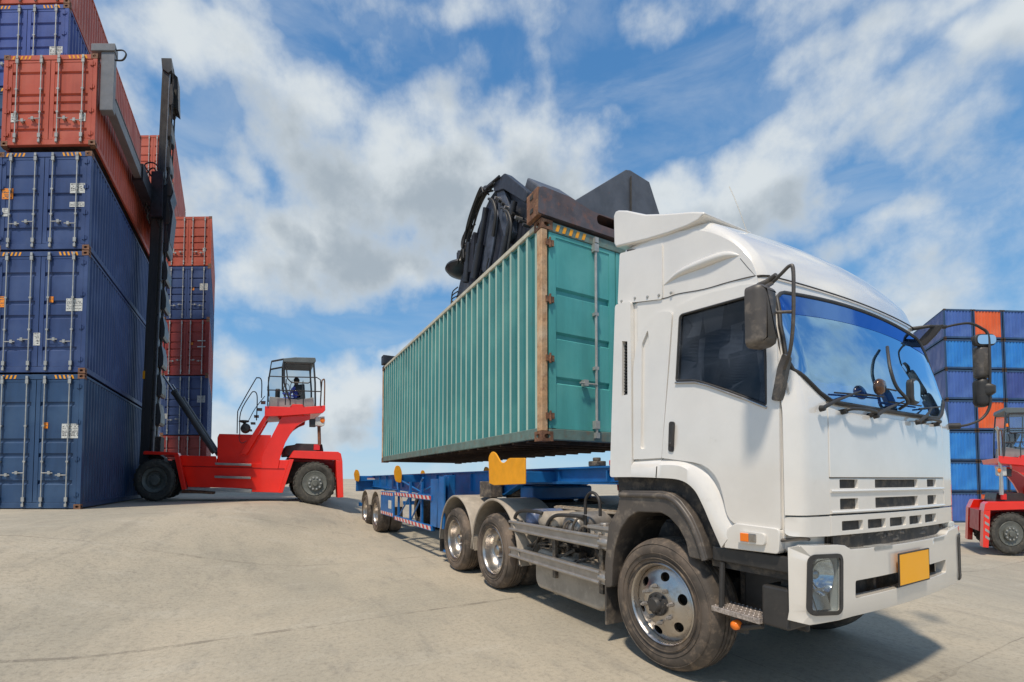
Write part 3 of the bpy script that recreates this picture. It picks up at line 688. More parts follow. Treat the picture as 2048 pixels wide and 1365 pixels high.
# ---- dark underbody above the wheel and behind the bumper
mb = MB(); mb.prism([(-.50, 1.475), (0, 1.468), (.24, 1.45), (.36, 1.395), (.44, 1.28), (.49, 1.16), (.55, 1.0), (.98, 1.0), (.98, .86), (.44, .86), (.40, 1.06), (.32, 1.19), (.2, 1.29), (.08, 1.345), (-.38, 1.335), (-.50, 1.30)], V0+.02, WD-V0-.02, 'y')
mb.build('cab_underbody', M_dark, truck)
mb = MB(); mb.box(.46, 1.0, V0-.01, .2, .905, 1.0); mb.build('sill_beam', M_black, truck, bevel=.008)
mb = MB(); mb.box(.46, .85, .32, WD-.32, .50, .88); mb.box(.90, 1.03, .36, WD-.36, .95, 1.13); mb.box(.88, .93, .1, WD-.1, .66, .95)
mb.build('underbody_block', M_dark, truck)
# ---- fender (near and far)
fo = [(-.40, 1.36), (.05, 1.368), (.15, 1.352), (.234, 1.305), (.335, 1.194), (.405, 1.064), (.458, .90)]
fi = [(.30, .90), (.275, 1.01), (.215, 1.10), (.13, 1.17), (.05, 1.20), (-.20, 1.19), (-.30, 1.14), (-.40, 1.03), (-.47, .88), (-.505, .70), (-.515, .52)]
bk = [(-.60, .50), (-.605, .72), (-.575, .92), (-.55, 1.06), (-.46, 1.17), (-.43, 1.22)]
poly = fo+fi+bk
for y, sg in ((V0-.055, 1), (WD-V0+.055, -1)):
    mb = MB(); mb.prism(rounded(poly, .02, 2), y, y+sg*.50, 'y'); fe = mb.build('front_fender', M_fender, truck, smooth=35, bevel=.012, seg=3)
    mb = MB(); mb.box(-.625, -.605, y+sg*.02 if sg > 0 else y-.46, y+.46 if sg > 0 else y-.02, .17, .62); mb.build('mud_flap', M_black if sg < 0 else M_fender, truck)
mb = MB(); rid = smoothpath([(-.40, V0-.052, 1.325), (.04, V0-.054, 1.33), (.14, V0-.054, 1.315), (.22, V0-.054, 1.27), (.315, V0-.054, 1.165), (.38, V0-.052, 1.04), (.43, V0-.05, .90)], 5)
mb.tube(rid, .022, 8); mb.build('fender_ridge', M_fender, truck, smooth=60)
# ---- front: backing, corner panels, lid, grille, lower strip
fsb = lambda v, w, o: FS(v, w, o-.035, lo=V0, hi=WD-V0)
mb = MB(); mb.plate([(.36, 1.02), (WD-.36, 1.02), (WD-.36, 1.47), (.36, 1.47)], fsb, .012, res=.15); mb.build('radiator_backing', M_dark, truck)
fsp = lambda v, w, o: FS(v, w, o-.05, lo=0, hi=WD)
def wsbase(v):            # lower edge of the windscreen
    q = abs(v-VC)/VC; return 1.915+.03*q*q+.19*S((q-.62)/.38)**1.5
for a, b_ in ((.004, .298), (WD-.298, WD-.004)):
    tp = [(v, wsbase(v)-.012) for v in [b_+(a-b_)*i/6 for i in range(7)]]
    mb = MB(); mb.plate([(a, 1.245), (b_, 1.245)]+tp, fsp, .05, res=.045); mb.build('corner_panel', M_white, truck, smooth=35, bevel=.003, seg=1)
    mb = MB(); mb.plate(rounded([(a, 1.125 if a < 1 else 1.118), (b_, 1.117), (b_, 1.236), (a, 1.236)], [.02, 0, 0, .01], 3), fsp, .05, res=.045); mb.build('lower_corner_panel', M_white, truck, smooth=35, bevel=.003, seg=1)
lid = [(.304, 1.468), (WD-.304, 1.468)]+[(v, wsbase(v)-.05) for v in [WD-.304-(WD-.608)*i/14 for i in range(15)]]
mb = MB(); mb.plate(lid, fsp, .052, res=.12); mb.build('bonnet_lid', M_white, truck, smooth=35, bevel=.004, seg=2)
mb = MB(); mb.plate([(.30, 1.80), (WD-.30, 1.80)]+[(v, wsbase(v)-.01) for v in [WD-.30-(WD-.60)*i/14 for i in range(15)]], fsp, .038, res=.12); mb.build('cowl_panel', M_white, truck, smooth=35)
H_ = []
for w0, w1 in ((1.402, 1.455), (1.272, 1.337)):
    for a, b_ in ((.408, .60), (.80, 1.35-.0), (1.525, 1.66)):
        a2, b2 = (a, b_)
        H_.append([(a2, w0), (b2, w0), (b2, w1), (a2, w1)])
H_[2] = [(1.60, 1.402), (1.79, 1.402), (1.79, 1.455), (1.60, 1.455)]; H_[5] = [(1.60, 1.272), (1.79, 1.272), (1.79, 1.337), (1.60, 1.337)]
H_[1] = [(.80, 1.402), (1.42, 1.402), (1.42, 1.455), (.80, 1.455)]; H_[4] = [(.80, 1.272), (1.42, 1.272), (1.42, 1.337), (.80, 1.337)]
mb = MB(); mb.plate([(.302, 1.245), (WD-.302, 1.245), (WD-.302, 1.463), (.302, 1.463)], fsp, .046, [rounded(h, .006, 2) for h in H_], res=.08); grille = mb.build('grille', M_white, truck, smooth=30, bevel=.003, seg=1)
mb = MB()
for w in (1.385, 1.257): 
    mb.tube([FS(v, w, -.002) for v in [.31+i*(WD-.62)/16 for i in range(17)]], .010, 8)
mb.build('grille_lip', M_white, grille, smooth=60)
for h in H_:
    mb = MB(); v = h[0][0]+.02
    while v < h[1][0]-.01: mb.add([FS(v, h[0][1], -.03), FS(v+.012, h[0][1], -.03), FS(v+.012, h[2][1], -.03), FS(v, h[2][1], -.03)], [(0, 1, 2, 3)]); v += .036
    mb.build('grille_fins', M_chassis, grille, recalc=False)
H3 = [[(a, 1.143), (b_, 1.143), (b_, 1.20), (a, 1.20)] for a, b_ in ((.41, .635), (.69, .91), (.965, 1.195), (1.25, 1.46), (1.52, 1.75))]
mb = MB(); mb.plate([(.302, 1.117), (WD-.302, 1.117), (WD-.302, 1.238), (.302, 1.238)], fsp, .052, [rounded(h, .008, 2) for h in H3], res=.08); mb.build('lower_grille', M_white, truck, smooth=30, bevel=.003, seg=1)
rr_ = random.Random(3); mb = MB()
for k in range(26):
    mb = MB(); v = .15+rr_.random()*(WD-.3); p = [FS(v, 1.06+rr_.random()*.05, -.05), FS(v+rr_.uniform(-.15, .15), 1.05+rr_.random()*.06, -.03), FS(v+rr_.uniform(-.25, .25), 1.04+rr_.random()*.07, -.05)]
    mb.tube(smoothpath(p, 4), rr_.choice((.006, .010, .014)), 6); mb.build('radiator_hose', M_chassis, truck, smooth=60)
mb = MB()
for v in (.35, .8, 1.12, 1.6, 2.0): mb.add([FS(v, 1.02, -.05), FS(v+.05, 1.02, -.05), FS(v+.05, 1.13, -.05), FS(v, 1.13, -.05)], [(0, 1, 2, 3)])
mb.build('radiator_slats', M_chassis, truck, smooth=60)
mb = MB(); mb.box(1.0, 1.06, WD-.20, WD-.10, 1.075, 1.12); mb.build('front_bracket', M_placard, truck, bevel=.008)
# ---- windscreen
def wstop(v): return 2.625+.055*(1-((v-VC)/VC)**2)
wl = [(.055, 2.12), (.03+.03, 2.18), (.075, 2.4), (.11, 2.59), (.16, wstop(.16)-.01)]
ws = [(v, wsbase(v)) for v in [WD-.075-(WD-.15)*i/24 for i in range(25)]][::-1]
ws = ws[:]+[(WD-a, b_) for a, b_ in wl[1:]]+[(v, wstop(v)) for v in [WD-.2-(WD-.4)*i/14 for i in range(15)]]+wl[::-1][:-1]
mb = MB(); mb.plate(ws, lambda v, w, o: FS(v, w, o-.018, lo=V0, hi=WD-V0), .004, res=.08); mb.build('cab_liner', mat('windscreen_liner', (.012, .016, .028), .7, var=.6, scale=3), truck)
mb = MB(); mb.plate(ws, lambda v, w, o: FS(v, w, o, lo=V0, hi=WD-V0), .004, res=.07); wsc = mb.build('windscreen', M_ws, truck, smooth=40)
mb = MB(); mb.tube([FS(v, w, .004, lo=V0, hi=WD-V0) for v, w in resample(ws, .05)], .013, 8, close=True); mb.build('windscreen_seal', M_black, wsc, smooth=60)
band = [(v, w) for v, w in ws if w > 2.56]; 
lft = [(.10, 2.50)]+[(WD-.10-(WD-.2)*i/16, 2.50+.045*(1-((WD-.10-(WD-.2)*i/16-VC)/VC)**2)) for i in range(16, -1, -1)]
tb = [(v, 2.47+.06*(1-((v-VC)/VC)**2)) for v in [.10+(WD-.2)*i/16 for i in range(17)]]+[(WD-.11, 2.58)]+[(v, wstop(v)-.008) for v in [WD-.17-(WD-.34)*i/14 for i in range(15)]]+[(.11, 2.58)]
mb = MB(); mb.plate(tb, lambda v, w, o: FS(v, w, .0045+o, lo=V0, hi=WD-V0), .001, res=.07); mb.build('sun_strip', glass('sun_strip_film', (.15, .28, .60), .62, gcol=(.16, .33, .72)), wsc, smooth=40)
# ---- wipers and grab handles
for (a, b_, c_, d_) in (((.20, 1.875), (.62, 2.015), (.36, 1.985), (.92, 2.005)), ((.76, 1.865), (1.18, 1.995), (.98, 1.975), (1.50, 1.99)), ((1.36, 1.86), (1.66, 1.985), (1.45, 1.965), (1.92, 2.02))):
    mb = MB(); mb.tube([FS(a[0], a[1], .03), FS(a[0]+.12, a[1]+.055, .05), FS(b_[0], b_[1], .035)], [.013, .010, .005], 8); mb.lathe([(0, .03), (.016, .025), (.020, 0)], FS(a[0], a[1], .02), 'x', 12)
    wp = mb.build('wiper', M_black, truck, smooth=60)
    mb = MB(); mb.tube([FS(c_[0]+(d_[0]-c_[0])*i/8, c_[1]+(d_[1]-c_[1])*i/8, .022) for i in range(9)], .006, 6); mb.build('wiper_blade', M_black, wp, smooth=60)
for a, b_ in ((.44, .76), (1.50, 1.78)):
    mb = MB(); mb.tube(smoothpath([FS(a, 1.875, .004), FS(a+.03, 1.888, .045), FS((a+b_)/2, 1.892, .052), FS(b_-.03, 1.886, .045), FS(b_, 1.872, .004)], 5), .011, 8)
    for q in (a, b_): mb.tube([FS(q, 1.87, -.02), FS(q, 1.875, .03)], .017, 8)
    mb.build('grab_handle', M_black, truck, smooth=60)
# ---- bumper
fbm = lambda v, w, o: FS(v, w, o-.06, r=.09, uf=1.135-.012*S((.70-w)/.08))
top = [(0.0, 1.06), (.02, 1.078), (.30, 1.07), (.37, 1.062), (.43, 1.035), (.62, 1.03), (1.13, 1.03), (1.64, 1.035), (1.83, 1.04), (1.89, 1.065), (2.24, 1.09), (WD, 1.08)]
bot = [(WD, .67), (2.2, .655), (1.9, .64), (1.13, .632), (.45, .628), (.32, .622), (.06, .626), (0, .64)]
hl = rounded([(.055, 1.018), (.045, .695), (.315, .668), (.33, 1.008)], .04, 5)
hl2 = [(WD-(.02+v*.36), w) for v, w in hl]
sl_ = rounded([(.465, .738), (1.80, .762), (1.80, .855), (.47, .842)], .015, 3)
mb = MB(); mb.plate(top[::-1]+bot[::-1], fbm, .06, [hl, hl2, sl_], res=.06); bumper = mb.build('bumper', M_white, truck, smooth=32, bevel=.012, seg=3)
mb = MB(); mb.plate([(.40, .70), (1.86, .70), (1.86, .90), (.40, .90)], lambda v, w, o: FS(v, w, o-.1, uf=1.10), .01, res=.2)
for v in (.52, .85, 1.45, 1.7): mb.add([FS(v, .73, -.05), FS(v+.03, .73, -.05), FS(v+.03, .86, -.05), FS(v, .86, -.05)], [(0, 1, 2, 3)])
mb.build('bumper_slot_backing', M_dark, bumper)
for v in (.68, 1.55):
    mb = MB(); mb.plate(rounded([(v, 1.012), (v+.22, 1.012), (v+.22, 1.032), (v, 1.032)], .005, 2), fbm, .063, res=.1); mb.build('step_pad', M_steel, bumper)
mb = MB(); mb.add([FS(v, w, .06 if w < .9 else .035, uf=1.13) for v, w in ((.925, .772), (1.36, .775), (1.36, .972), (.925, .968))], [(0, 1, 2, 3)])
mb.plate([(.925, .772), (1.36, .775), (1.36, .972), (.925, .968)], lambda v, w, o: FS(v, w, o+.03, uf=1.13), .004, res=.6, inner=False); mb.v = mb.v[4:]; mb.f = [tuple(i-4 for i in q) for q in mb.f[1:]]
mb.build('number_plate', M_plate, bumper)
mb = MB(); mb.tube([FS(v, w, .030, uf=1.13) for v, w in ((.92, .767), (1.365, .77), (1.365, .977), (.92, .973))], .006, 4, close=True); mb.build('plate_frame', M_black, bumper)
mb = MB(); mb.box(.9, 1.02, WD-.01, WD+.012, .66, 1.07); mb.build('bumper_end_trim', M_black, bumper, bevel=.01)
for sg, hp in ((1, hl), (-1, hl2)):
    mp_ = (lambda v: v) if sg == 1 else (lambda v: WD-(.02+v*.36))
    mb = MB(); mb.plate(inset(hp, -.010), lambda v, w, o: FS(v, w, o+.0, r=.09, uf=1.135-.012*S((.70-w)/.08)), .008, [inset(hp, .014)], res=.05); lamp = mb.build('headlight', M_black, bumper, smooth=40, bevel=.003)
    mb = MB(); mb.plate(inset(hp, -.01), lambda v, w, o: FS(v, w, o-.085, r=.09, uf=1.12), .005, res=.08); mb.build('lamp_housing', M_greylens, lamp)
    c0 = FS(mp_(.19), .895, -.075, r=.09, uf=1.12)
    if sg < 0:
        mb = MB(); mb.plate(inset(hp, .012), lambda v, w, o: FS(v, w, o-.006, r=.09, uf=1.135), .003, res=.06); mb.build('lamp_glass', M_greylens, lamp, smooth=40); continue
    mb = MB(); mb.lathe([(.0, -.004), (.05, 0), (.085, .02), (.108, .05), (.118, .072)], c0, 'x', 32); mb.build('reflector', mat('reflector_chrome', (.8, .8, .82), .08, metal=1, var=.25, scale=22), lamp, smooth=60)
    mb = MB(); mb.lathe([(0, .045), (.02, .042), (.03, .03), (.032, .0)], c0, 'x', 16); mb.build('bulb_cap', M_chrome, lamp, smooth=60)
    mb = MB(); c1 = FS(mp_(.085), .735, -.07, r=.09, uf=1.12); mb.lathe([(0, .028), (.018, .022), (.026, 0)], c1, 'x', 14); mb.build('indicator_bulb', M_amber, lamp, smooth=60)
    mb = MB(); mb.add([FS(mp_(v), w, o, r=.09, uf=1.12) for v, w, o in ((.175, .69, -.03), (.305, .685, -.03), (.305, .79, -.06), (.175, .79, -.06))], [(0, 1, 2, 3)]); mb.build('fog_reflector', M_chrome, lamp)
    mb = MB(); mb.add([FS(mp_(v), w, o, r=.09, uf=1.12) for v, w, o in ((.055, .70, -.04), (.165, .69, -.03), (.165, .79, -.06), (.06, .79, -.06))], [(0, 1, 2, 3)]); mb.build('indicator_reflector', M_greylens, lamp)
    mb = MB(); mb.add([FS(mp_(v), w, -.03, r=.09, uf=1.12) for v, w in ((.05, .80), (.33, .80), (.33, .815), (.05, .815))], [(0, 1, 2, 3)]); mb.build('lamp_divider', M_alu, lamp)
    mb = MB(); mb.plate(inset(hp, .015), lambda v, w, o: FS(v, w, o-.006, r=.09, uf=1.135-.012*S((.70-w)/.08)), .003, res=.06); mb.build('lamp_glass', M_cabglass, lamp, smooth=40)
# ---- entry step
mb = MB(); mb.box(.50, .92, .30, .34, .50, .90); mb.box(.80, .965, V0-.005, .30, .565, .81)
mb.build('step_well', M_black, truck, bevel=.015)
mb = MB(); mb.tube([(.53, V0, .90), (.53, V0-.005, .80), (.525, V0-.01, .58)], .018, 8); mb.build('step_bracket', M_black, truck)
mb = MB(); mb.box(.46, .80, V0-.03, .20, .565, .60)
for i in range(11):
    for j in range(4): mb.cyl((.48+i*.03, V0-.01+j*.055, .60), (.48+i*.03, V0-.01+j*.055, .609), .010, .007, n=6)
mb.build('step_tread', mat('perforated_step', (.50, .44, .40), .5, metal=.5, var=.3, dirt=(.10, .08, .07), dirt_amt=.6, scale=30), truck, bevel=.004)
mb = MB(); mb.lathe([(0, -.05), (.022, -.047), (.03, -.035), (.032, 0)], (.615, V0+.03, .505), 'y', 16); mb.build('side_marker', M_amber, truck, smooth=50)
mb = MB(); mb.tube([(.60, V0+.03, .49), (.66, V0+.03, .50), (.78, V0+.04, .545)], .022, 8); mb.box(.56, .67, V0+.03, V0+.07, .455, .56); mb.build('marker_bracket', M_black, truck, bevel=.01)
# ---- near mirror
mv = -.20
mb = MB(); hp = rounded([(-.285, 2.205), (-.115, 2.215), (-.115, 2.555), (-.285, 2.565)], [.045, .035, .035, .045], 5)
v_ = []; rings = [(.925, .02), (.93, .0), (.985, .0), (1.015, .012), (1.035, .045)]
for (u, ins) in rings: v_ += [(u, a, b_) for a, b_ in inset(hp, ins)]
n_ = len(hp); f_ = [tuple(range(n_)), tuple((len(rings)-1)*n_+i for i in range(n_))]
for j in range(len(rings)-1): f_ += [(j*n_+i, j*n_+(i+1) % n_, (j+1)*n_+(i+1) % n_, (j+1)*n_+i) for i in range(n_)]
mb.add(v_, f_); mir = mb.build('wing_mirror', M_fender, truck, smooth=50)
mb = MB(); mb.add([(.922, a, b_) for a, b_ in inset(hp, .025)], [tuple(range(n_))]); mb.build('mirror_glass', M_mirror, mir)
arm = smoothpath([(.82, V0-.01, 2.655), (.88, -.05, 2.635), (.96, -.08, 2.61), (1.03, -.09, 2.64), (1.075, -.09, 2.665), (1.095, -.09, 2.64), (1.095, -.09, 2.5), (1.085, -.085, 2.32), (1.05, -.06, 2.18), (1.0, -.03, 2.10)], 5)
mb = MB(); mb.tube(arm, .0105, 8); mb.tube([(.80, V0, 2.655), (.86, -.03, 2.645), (.94, -.075, 2.625), (1.0, -.09, 2.645)], [.022, .022, .024, .014], 8); mb.tube([(1.088, -.085, 2.40), (1.0, -.16, 2.41)], .009, 6); mb.tube([(.97, -.08, 2.61), (.98, -.17, 2.56)], .012, 6)
mb.build('mirror_arm', M_fender, mir, smooth=60)
mb = MB(); mb.prism(rounded([(.915, 1.93), (.965, 1.92), (1.02, 2.17), (.99, 2.20), (.955, 2.12)], .015, 3), V0-.055, V0-.01, 'y'); mb.build('mirror_foot', M_fender, mir, smooth=50, bevel=.01)
# ---- far mirrors
mb = MB(); mb.tube([(.80, 2.16, 2.745), (.93, 2.2, 2.742), (1.005, 2.30, 2.73)], [.02, .014, .018], 8); mb.prism([(1.0, 2.715), (1.01, 2.74), (.93, 2.735), (.86, 2.66), (.80, 2.60), (.74, 2.58), (.80, 2.57), (.90, 2.60), (.96, 2.66)], 2.22, 2.245, 'y')
mb.prism([(.80, 2.745), (.76, 2.72), (.72, 2.64), (.70, 2.56), (.745, 2.57), (.80, 2.60), (.79, 2.66)], 2.20, 2.225, 'y')
fm = mb.build('far_mirror', M_black, truck, bevel=.005)
mb = MB(); mb.tube(smoothpath([(.998, 2.30, 2.73), (1.06, 2.36, 2.745), (1.12, 2.42, 2.745), (1.17, 2.47, 2.70), (1.20, 2.5, 2.64), (1.205, 2.5, 2.45), (1.20, 2.5, 2.2), (1.195, 2.5, 2.05), (1.16, 2.46, 1.955), (1.10, 2.38, 1.905), (1.03, 2.31, 1.89)], 6), .010, 8)
mb.tube([(1.06, 2.33, 1.895), (.96, 2.25, 1.895)], .026, 8); mb.build('mirror_arm', M_black, fm, smooth=60)
def mirror_head(c, a, h, dep, m=M_black, yaw=0, rnd_=.04):
    p = rounded([(-a, -h), (a, -h), (a, h), (-a, h)], rnd_, 5); v_ = []; rg = [(-dep*.5, .006), (-dep*.4, 0), (dep*.1, 0), (dep*.5, rnd_*.6)]
    cy, sy = math.cos(yaw), math.sin(yaw)
    def T_(u, v, w): return (c[0]+u*cy-v*sy, c[1]+u*sy+v*cy, c[2]+w)
    for (u, ins) in rg: v_ += [T_(u, q[0], q[1]) for q in inset(p, ins)]
    n_ = len(p); f_ = [tuple(range(n_)), tuple(3*n_+i for i in range(n_))]
    for j in range(3): f_ += [(j*n_+i, j*n_+(i+1) % n_, (j+1)*n_+(i+1) % n_, (j+1)*n_+i) for i in range(n_)]
    mb = MB(); mb.add(v_, f_); o = mb.build('mirror_head', m, fm, smooth=50)
    return T_, p, o
mirror_head((1.165, 2.50, 2.42), .055, .135, .07, m=M_fender, yaw=-.5)
T_, p, o = mirror_head((1.17, 2.50, 2.60), .085, .05, .05, yaw=2.6, rnd_=.048)
def mglass(T_, p, dep):
    mb = MB(); q = inset(p, .012); mb.add([T_(-dep*.5-.003, a, b_) for a, b_ in q], [tuple(range(len(q)))]); mb.build('mirror_glass', M_mirror, fm)
mglass(T_, p, .06)
T_, p, o = mirror_head((1.14, 2.50, 2.17), .05, .12, .07, yaw=-2.2, rnd_=.045); mglass(T_, p, .07)
mirror_head((1.19, 2.51, 2.19), .04, .055, .08)
# ---- solid stand-ins for the far mirrors' reflection in the windscreen
mb = MB(); mb.tube(smoothpath([FS(1.20, 2.40, .03), FS(1.10, 2.32, .05), FS(1.03, 2.2, .06), FS(1.04, 2.08, .06), FS(1.10, 1.98, .08), FS(1.15, 1.94, .01)], 6), .010, 8)
mb.tube([FS(1.02, 2.05, .06), FS(.86, 2.05, .06)], .006, 6); mb.tube([FS(1.02, 2.0, .06), FS(1.15, 2.01, .06)], .007, 6)
sm = mb.build('mirror_reflection', M_black, truck, smooth=60)
c_ = FS(.80, 2.055, .06); mb = MB(); mb.lathe([(0, .028), (.04, .024), (.050, .012), (.054, 0), (.048, -.014), (0, -.02)], c_, 'x', 24); mb.build('round_head_reflection', mat('brown_glass_reflection', (.16, .09, .06), .12, metal=.6, var=.3, scale=12), sm, smooth=60)
c_ = FS(1.22, 2.06, .06); mb = MB(); q = rounded([(-.06, -.085), (.06, -.09), (.07, .05), (.02, .09), (-.06, .08)], .045, 5); mb.prism([(c_[1]+a, c_[2]+b_) for a, b_ in q], c_[0], c_[0]+.04, 'x'); mb.build('square_head_reflection', M_black, sm, smooth=50, bevel=.012)
mb = MB(); mb.prism([(c_[1]+a, c_[2]+b_) for a, b_ in inset(q, .016)], c_[0]+.04, c_[0]+.043, 'x'); mb.build('square_glass_reflection', M_mirror, sm)
# ---- wheels
TY = [(.30, .02), (.315, .0), (.335, .004), (.37, -.014), (.41, -.022), (.445, -.016), (.472, .004), (.488, .030), (.497, .06)]
def tyre_prof(wd, grooves=True):
    p = list(TY)
    if grooves:
        for q in (.085, .125, .165, .205): p += [(.5, q-.008), (.5, q-.0075), (.487, q-.004), (.487, q+.004), (.5, q+.0075)]
    return p+[(.497, wd-.06), (.488, wd-.03), (.47, wd), (.41, wd+.01), (.32, wd), (.30, wd-.02)]
def front_wheel(y, sg):
    mb = MB(); mb.lathe([(r, y+sg*t) for r, t in tyre_prof(.28)], (0, 0, .5), 'y', 72); tyre_ = mb
    whl = tyre_.build('tyre', M_rubber, None, smooth=40)
    return whl
def wheel(u, y, sg, kind, name='wheel', parent=None, seglen=64, w0=.5):
    root = bpy.data.objects.new(name, None); COL.objects.link(root); root.parent = parent or truck
    mb = MB(); mb.lathe([(r, sg*t) for r, t in tyre_prof(.28)], (u, y, w0), 'y', seglen)
    # sidewall ribs / lettering-like arcs
    for rr in (.345, .385, .455): mb.lathe([(rr-.004, sg*(-.0125 if rr < .4 else -.012)), (rr, sg*(-.024 if rr < .4 else -.018)), (rr+.004, sg*-.0125)], (u, y, w0), 'y', seglen)
    tread = mb.build('tyre', M_rubber, root, smooth=40)
    mb = MB(); mb.lathe([(.306, sg*.03), (.312, sg*.0), (.304, sg*-.006), (.296, sg*.0), (.288, sg*.02), (.282, sg*.05)], (u, y, w0), 'y', 64)
    mb.build('rim_edge', M_chrome, root, smooth=50)
    if kind == 'front':
        def dish(r): return interp([(0, -.02), (.10, -.02), (.135, -.018), (.165, -.006), (.20, .012), (.235, .022), (.262, .036), (.285, .055)], r)
        circ = [(.284*math.cos(a), .284*math.sin(a)) for a in [i*2*math.pi/56 for i in range(56)]]
        holes = []
        for k in range(6):
            a0 = k*math.pi/3+.35; holes.append([(.213*math.cos(a0)+.034*math.cos(b_)*math.cos(a0)-.042*math.sin(b_)*math.sin(a0), .213*math.sin(a0)+.034*math.cos(b_)*math.sin(a0)+.042*math.sin(b_)*math.cos(a0)) for b_ in [i*math.pi/8 for i in range(16)]])
        mb = MB(); mb.plate(circ, lambda a, b_, o: (u+a, y+sg*(dish(math.hypot(a, b_))+.02-o), w0+b_), .02, holes, res=.028)
        mb.build('rim', M_chrome, root, smooth=50)
        mb = MB(); mb.lathe([(.30, sg*.10), (.05, sg*.10)], (u, y, w0), 'y', 32); mb.build('brake_drum', M_dark, root)
        for k in range(8):
            mb = MB(); a = k*math.pi/4+.2; p0 = (u+.135*math.cos(a), y-sg*.018, w0+.135*math.sin(a)); mb.cyl(p0, (p0[0], y-sg*.055, p0[2]), .018, .015, n=6); mb.cyl((p0[0], y-sg*.055, p0[2]), (p0[0], y-sg*.068, p0[2]), .009, n=6)
            mb.build('wheel_nut', M_alu, root, smooth=30)
        mb = MB(); mb.lathe([(.0, -sg*.085), (.045, -sg*.083), (.055, -sg*.07), (.06, -sg*.05), (.085, -sg*.045), (.09, -sg*.018)], (u, y, w0), 'y', 24)
        for k in range(8): a = k*math.pi/4; mb.cyl((u+.073*math.cos(a), y-sg*.045, w0+.073*math.sin(a)), (u+.073*math.cos(a), y-sg*.058, w0+.073*math.sin(a)), .009, n=6)
        mb.build('hub', M_black, root, smooth=40)
    else:
        mb = MB(); mb.lathe([(.285, sg*.03), (.278, sg*.09), (.262, sg*.15), (.235, sg*.175), (.12, sg*.178), (.11, sg*.16), (.09, sg*.12), (.075, sg*.06), (.05, sg*.045), (0, sg*.045)], (u, y, w0), 'y', 48)
        mb.build('rim', M_chrome, root, smooth=40)
        mb = MB()
        for k in range(8): a = k*math.pi/4; mb.cyl((u+.17*math.cos(a), y+sg*.178, w0+.17*math.sin(a)), (u+.17*math.cos(a), y+sg*.14, w0+.17*math.sin(a)), .016, n=6)
        mb.build('wheel_nuts', M_alu, root, smooth=30)
        mb = MB(); mb.lathe([(r, sg*t) for r, t in tyre_prof(.28, False)], (u, y+sg*.33, w0), 'y', 48); mb.build('inner_tyre', M_rubber, root, smooth=40)
    return root
wheel(0, .01, 1, 'front'); wheel(0, WD-.01, -1, 'front')
for u in (-2.90, -4.25):
    for y, sg in ((.01, 1), (WD-.01, -1)): wheel(u, y, sg, 'rear')
# ---- chassis
mb = MB()
for y in (.68, WD-.76): mb.box(-4.9, .9, y, y+.08, .78, 1.05)
for u in (-4.8, -3.6, -2.2, -1.2, 0.2): mb.box(u, u+.1, .70, WD-.70, .82, 1.0)
mb.cyl((-2.9, .2, .5), (-2.9, WD-.2, .5), .09, n=12); mb.cyl((-4.25, .2, .5), (-4.25, WD-.2, .5), .09, n=12); mb.cyl((0, .2, .48), (0, WD-.2, .48), .06, n=12)
mb.cyl((-2.9, WD/2-.0, .5), (-.4, WD/2, .72), .06, n=10)
mb.build('chassis_frame', M_chassis, truck)
mb = MB(); mb.box(-4.35, -2.75, .55, WD-.55, 1.05, 1.12); mb.lathe([(0, .0), (.50, .0), (.52, -.05), (.50, -.10), (0, -.10)], (-3.5, WD/2, 1.30), 'z', 32); mb.box(-3.9, -3.1, .75, .85, 1.1, 1.28); mb.box(-3.9, -3.1, 1.4, 1.5, 1.1, 1.28)
mb.build('fifth_wheel', M_dark, truck, smooth=40)
mb = MB(); mb.box(-2.2, -.75, .52, WD-.52, 1.09, 1.115)
for i in range(18): mb.box(-2.18+i*.08, -2.15+i*.08, .53, WD-.53, 1.115, 1.125)
mb.build('catwalk', mat('dusty_tread_plate', (.36, .30, .23), .6, var=.2, dirt=(.5, .42, .32), dirt_amt=.4, scale=9), truck, bevel=.004)
# side guard rails (double extrusions) 
for w0 in (.83, .51):
    mb = MB(); mb.box(-2.40, -.60, V0-.02, V0+.03, w0, w0+.11)
    for dw in (.0, .09): mb.tube([(-2.41, V0-.028, w0+dw+.01), (-1.5, V0-.03, w0+dw+.01), (-.70, V0-.03, w0+dw+.01)], .019, 8)
    mb.tube(smoothpath([(-.72, V0-.0, w0+.055), (-.62, V0+.01, w0+.055), (-.58, V0+.08, w0+.055), (-.58, .3, w0+.055)], 4), .045, 8)
    mb.build('side_guard_rail', M_alu, truck, smooth=50)
for u in (-2.3, -1.55, -.78):
    mb = MB(); mb.box(u, u+.05, V0+.03, V0+.07, .40, .95); mb.build('rail_post', M_chassis, truck)
mb = MB()
mb.tube([(-2.25, V0+.08, .62), (-1.9, .3, .8)], .012, 6); mb.tube([(-.75, V0+.06, .60), (-.62, V0+.06, .68)], .012, 6)
mb.build('rail_brace', M_chassis, truck)
for (u, r_, c_) in ((-2.08, .115, mat('blue_grey_tank', (.10, .14, .25), .4, var=.2, dirt=DUST, dirt_amt=.5, scale=5)), (-1.80, .105, M_dustfender), (-1.60, .105, M_dustfender), (-1.28, .15, M_alu)):
    mb = MB(); mb.lathe([(0, -.03), (r_*.6, -.022), (r_*.9, 0), (r_, .03), (r_, .55)], (u, .10, .985-(.02 if r_ > .12 else 0)), 'y', 24); mb.build('air_tank', c_, truck, smooth=50)
mb = MB()
for k, (a, w_) in enumerate(((-1.36, .93), (-1.2, .97), (-1.12, .9))): mb.tube(smoothpath([(a, .08, w_-.12), (a+.03, .05, w_), (a+.12, .06, w_+.10), (a+.2, .15, w_+.02)], 5), .014, 6)
rr_ = random.Random(11)
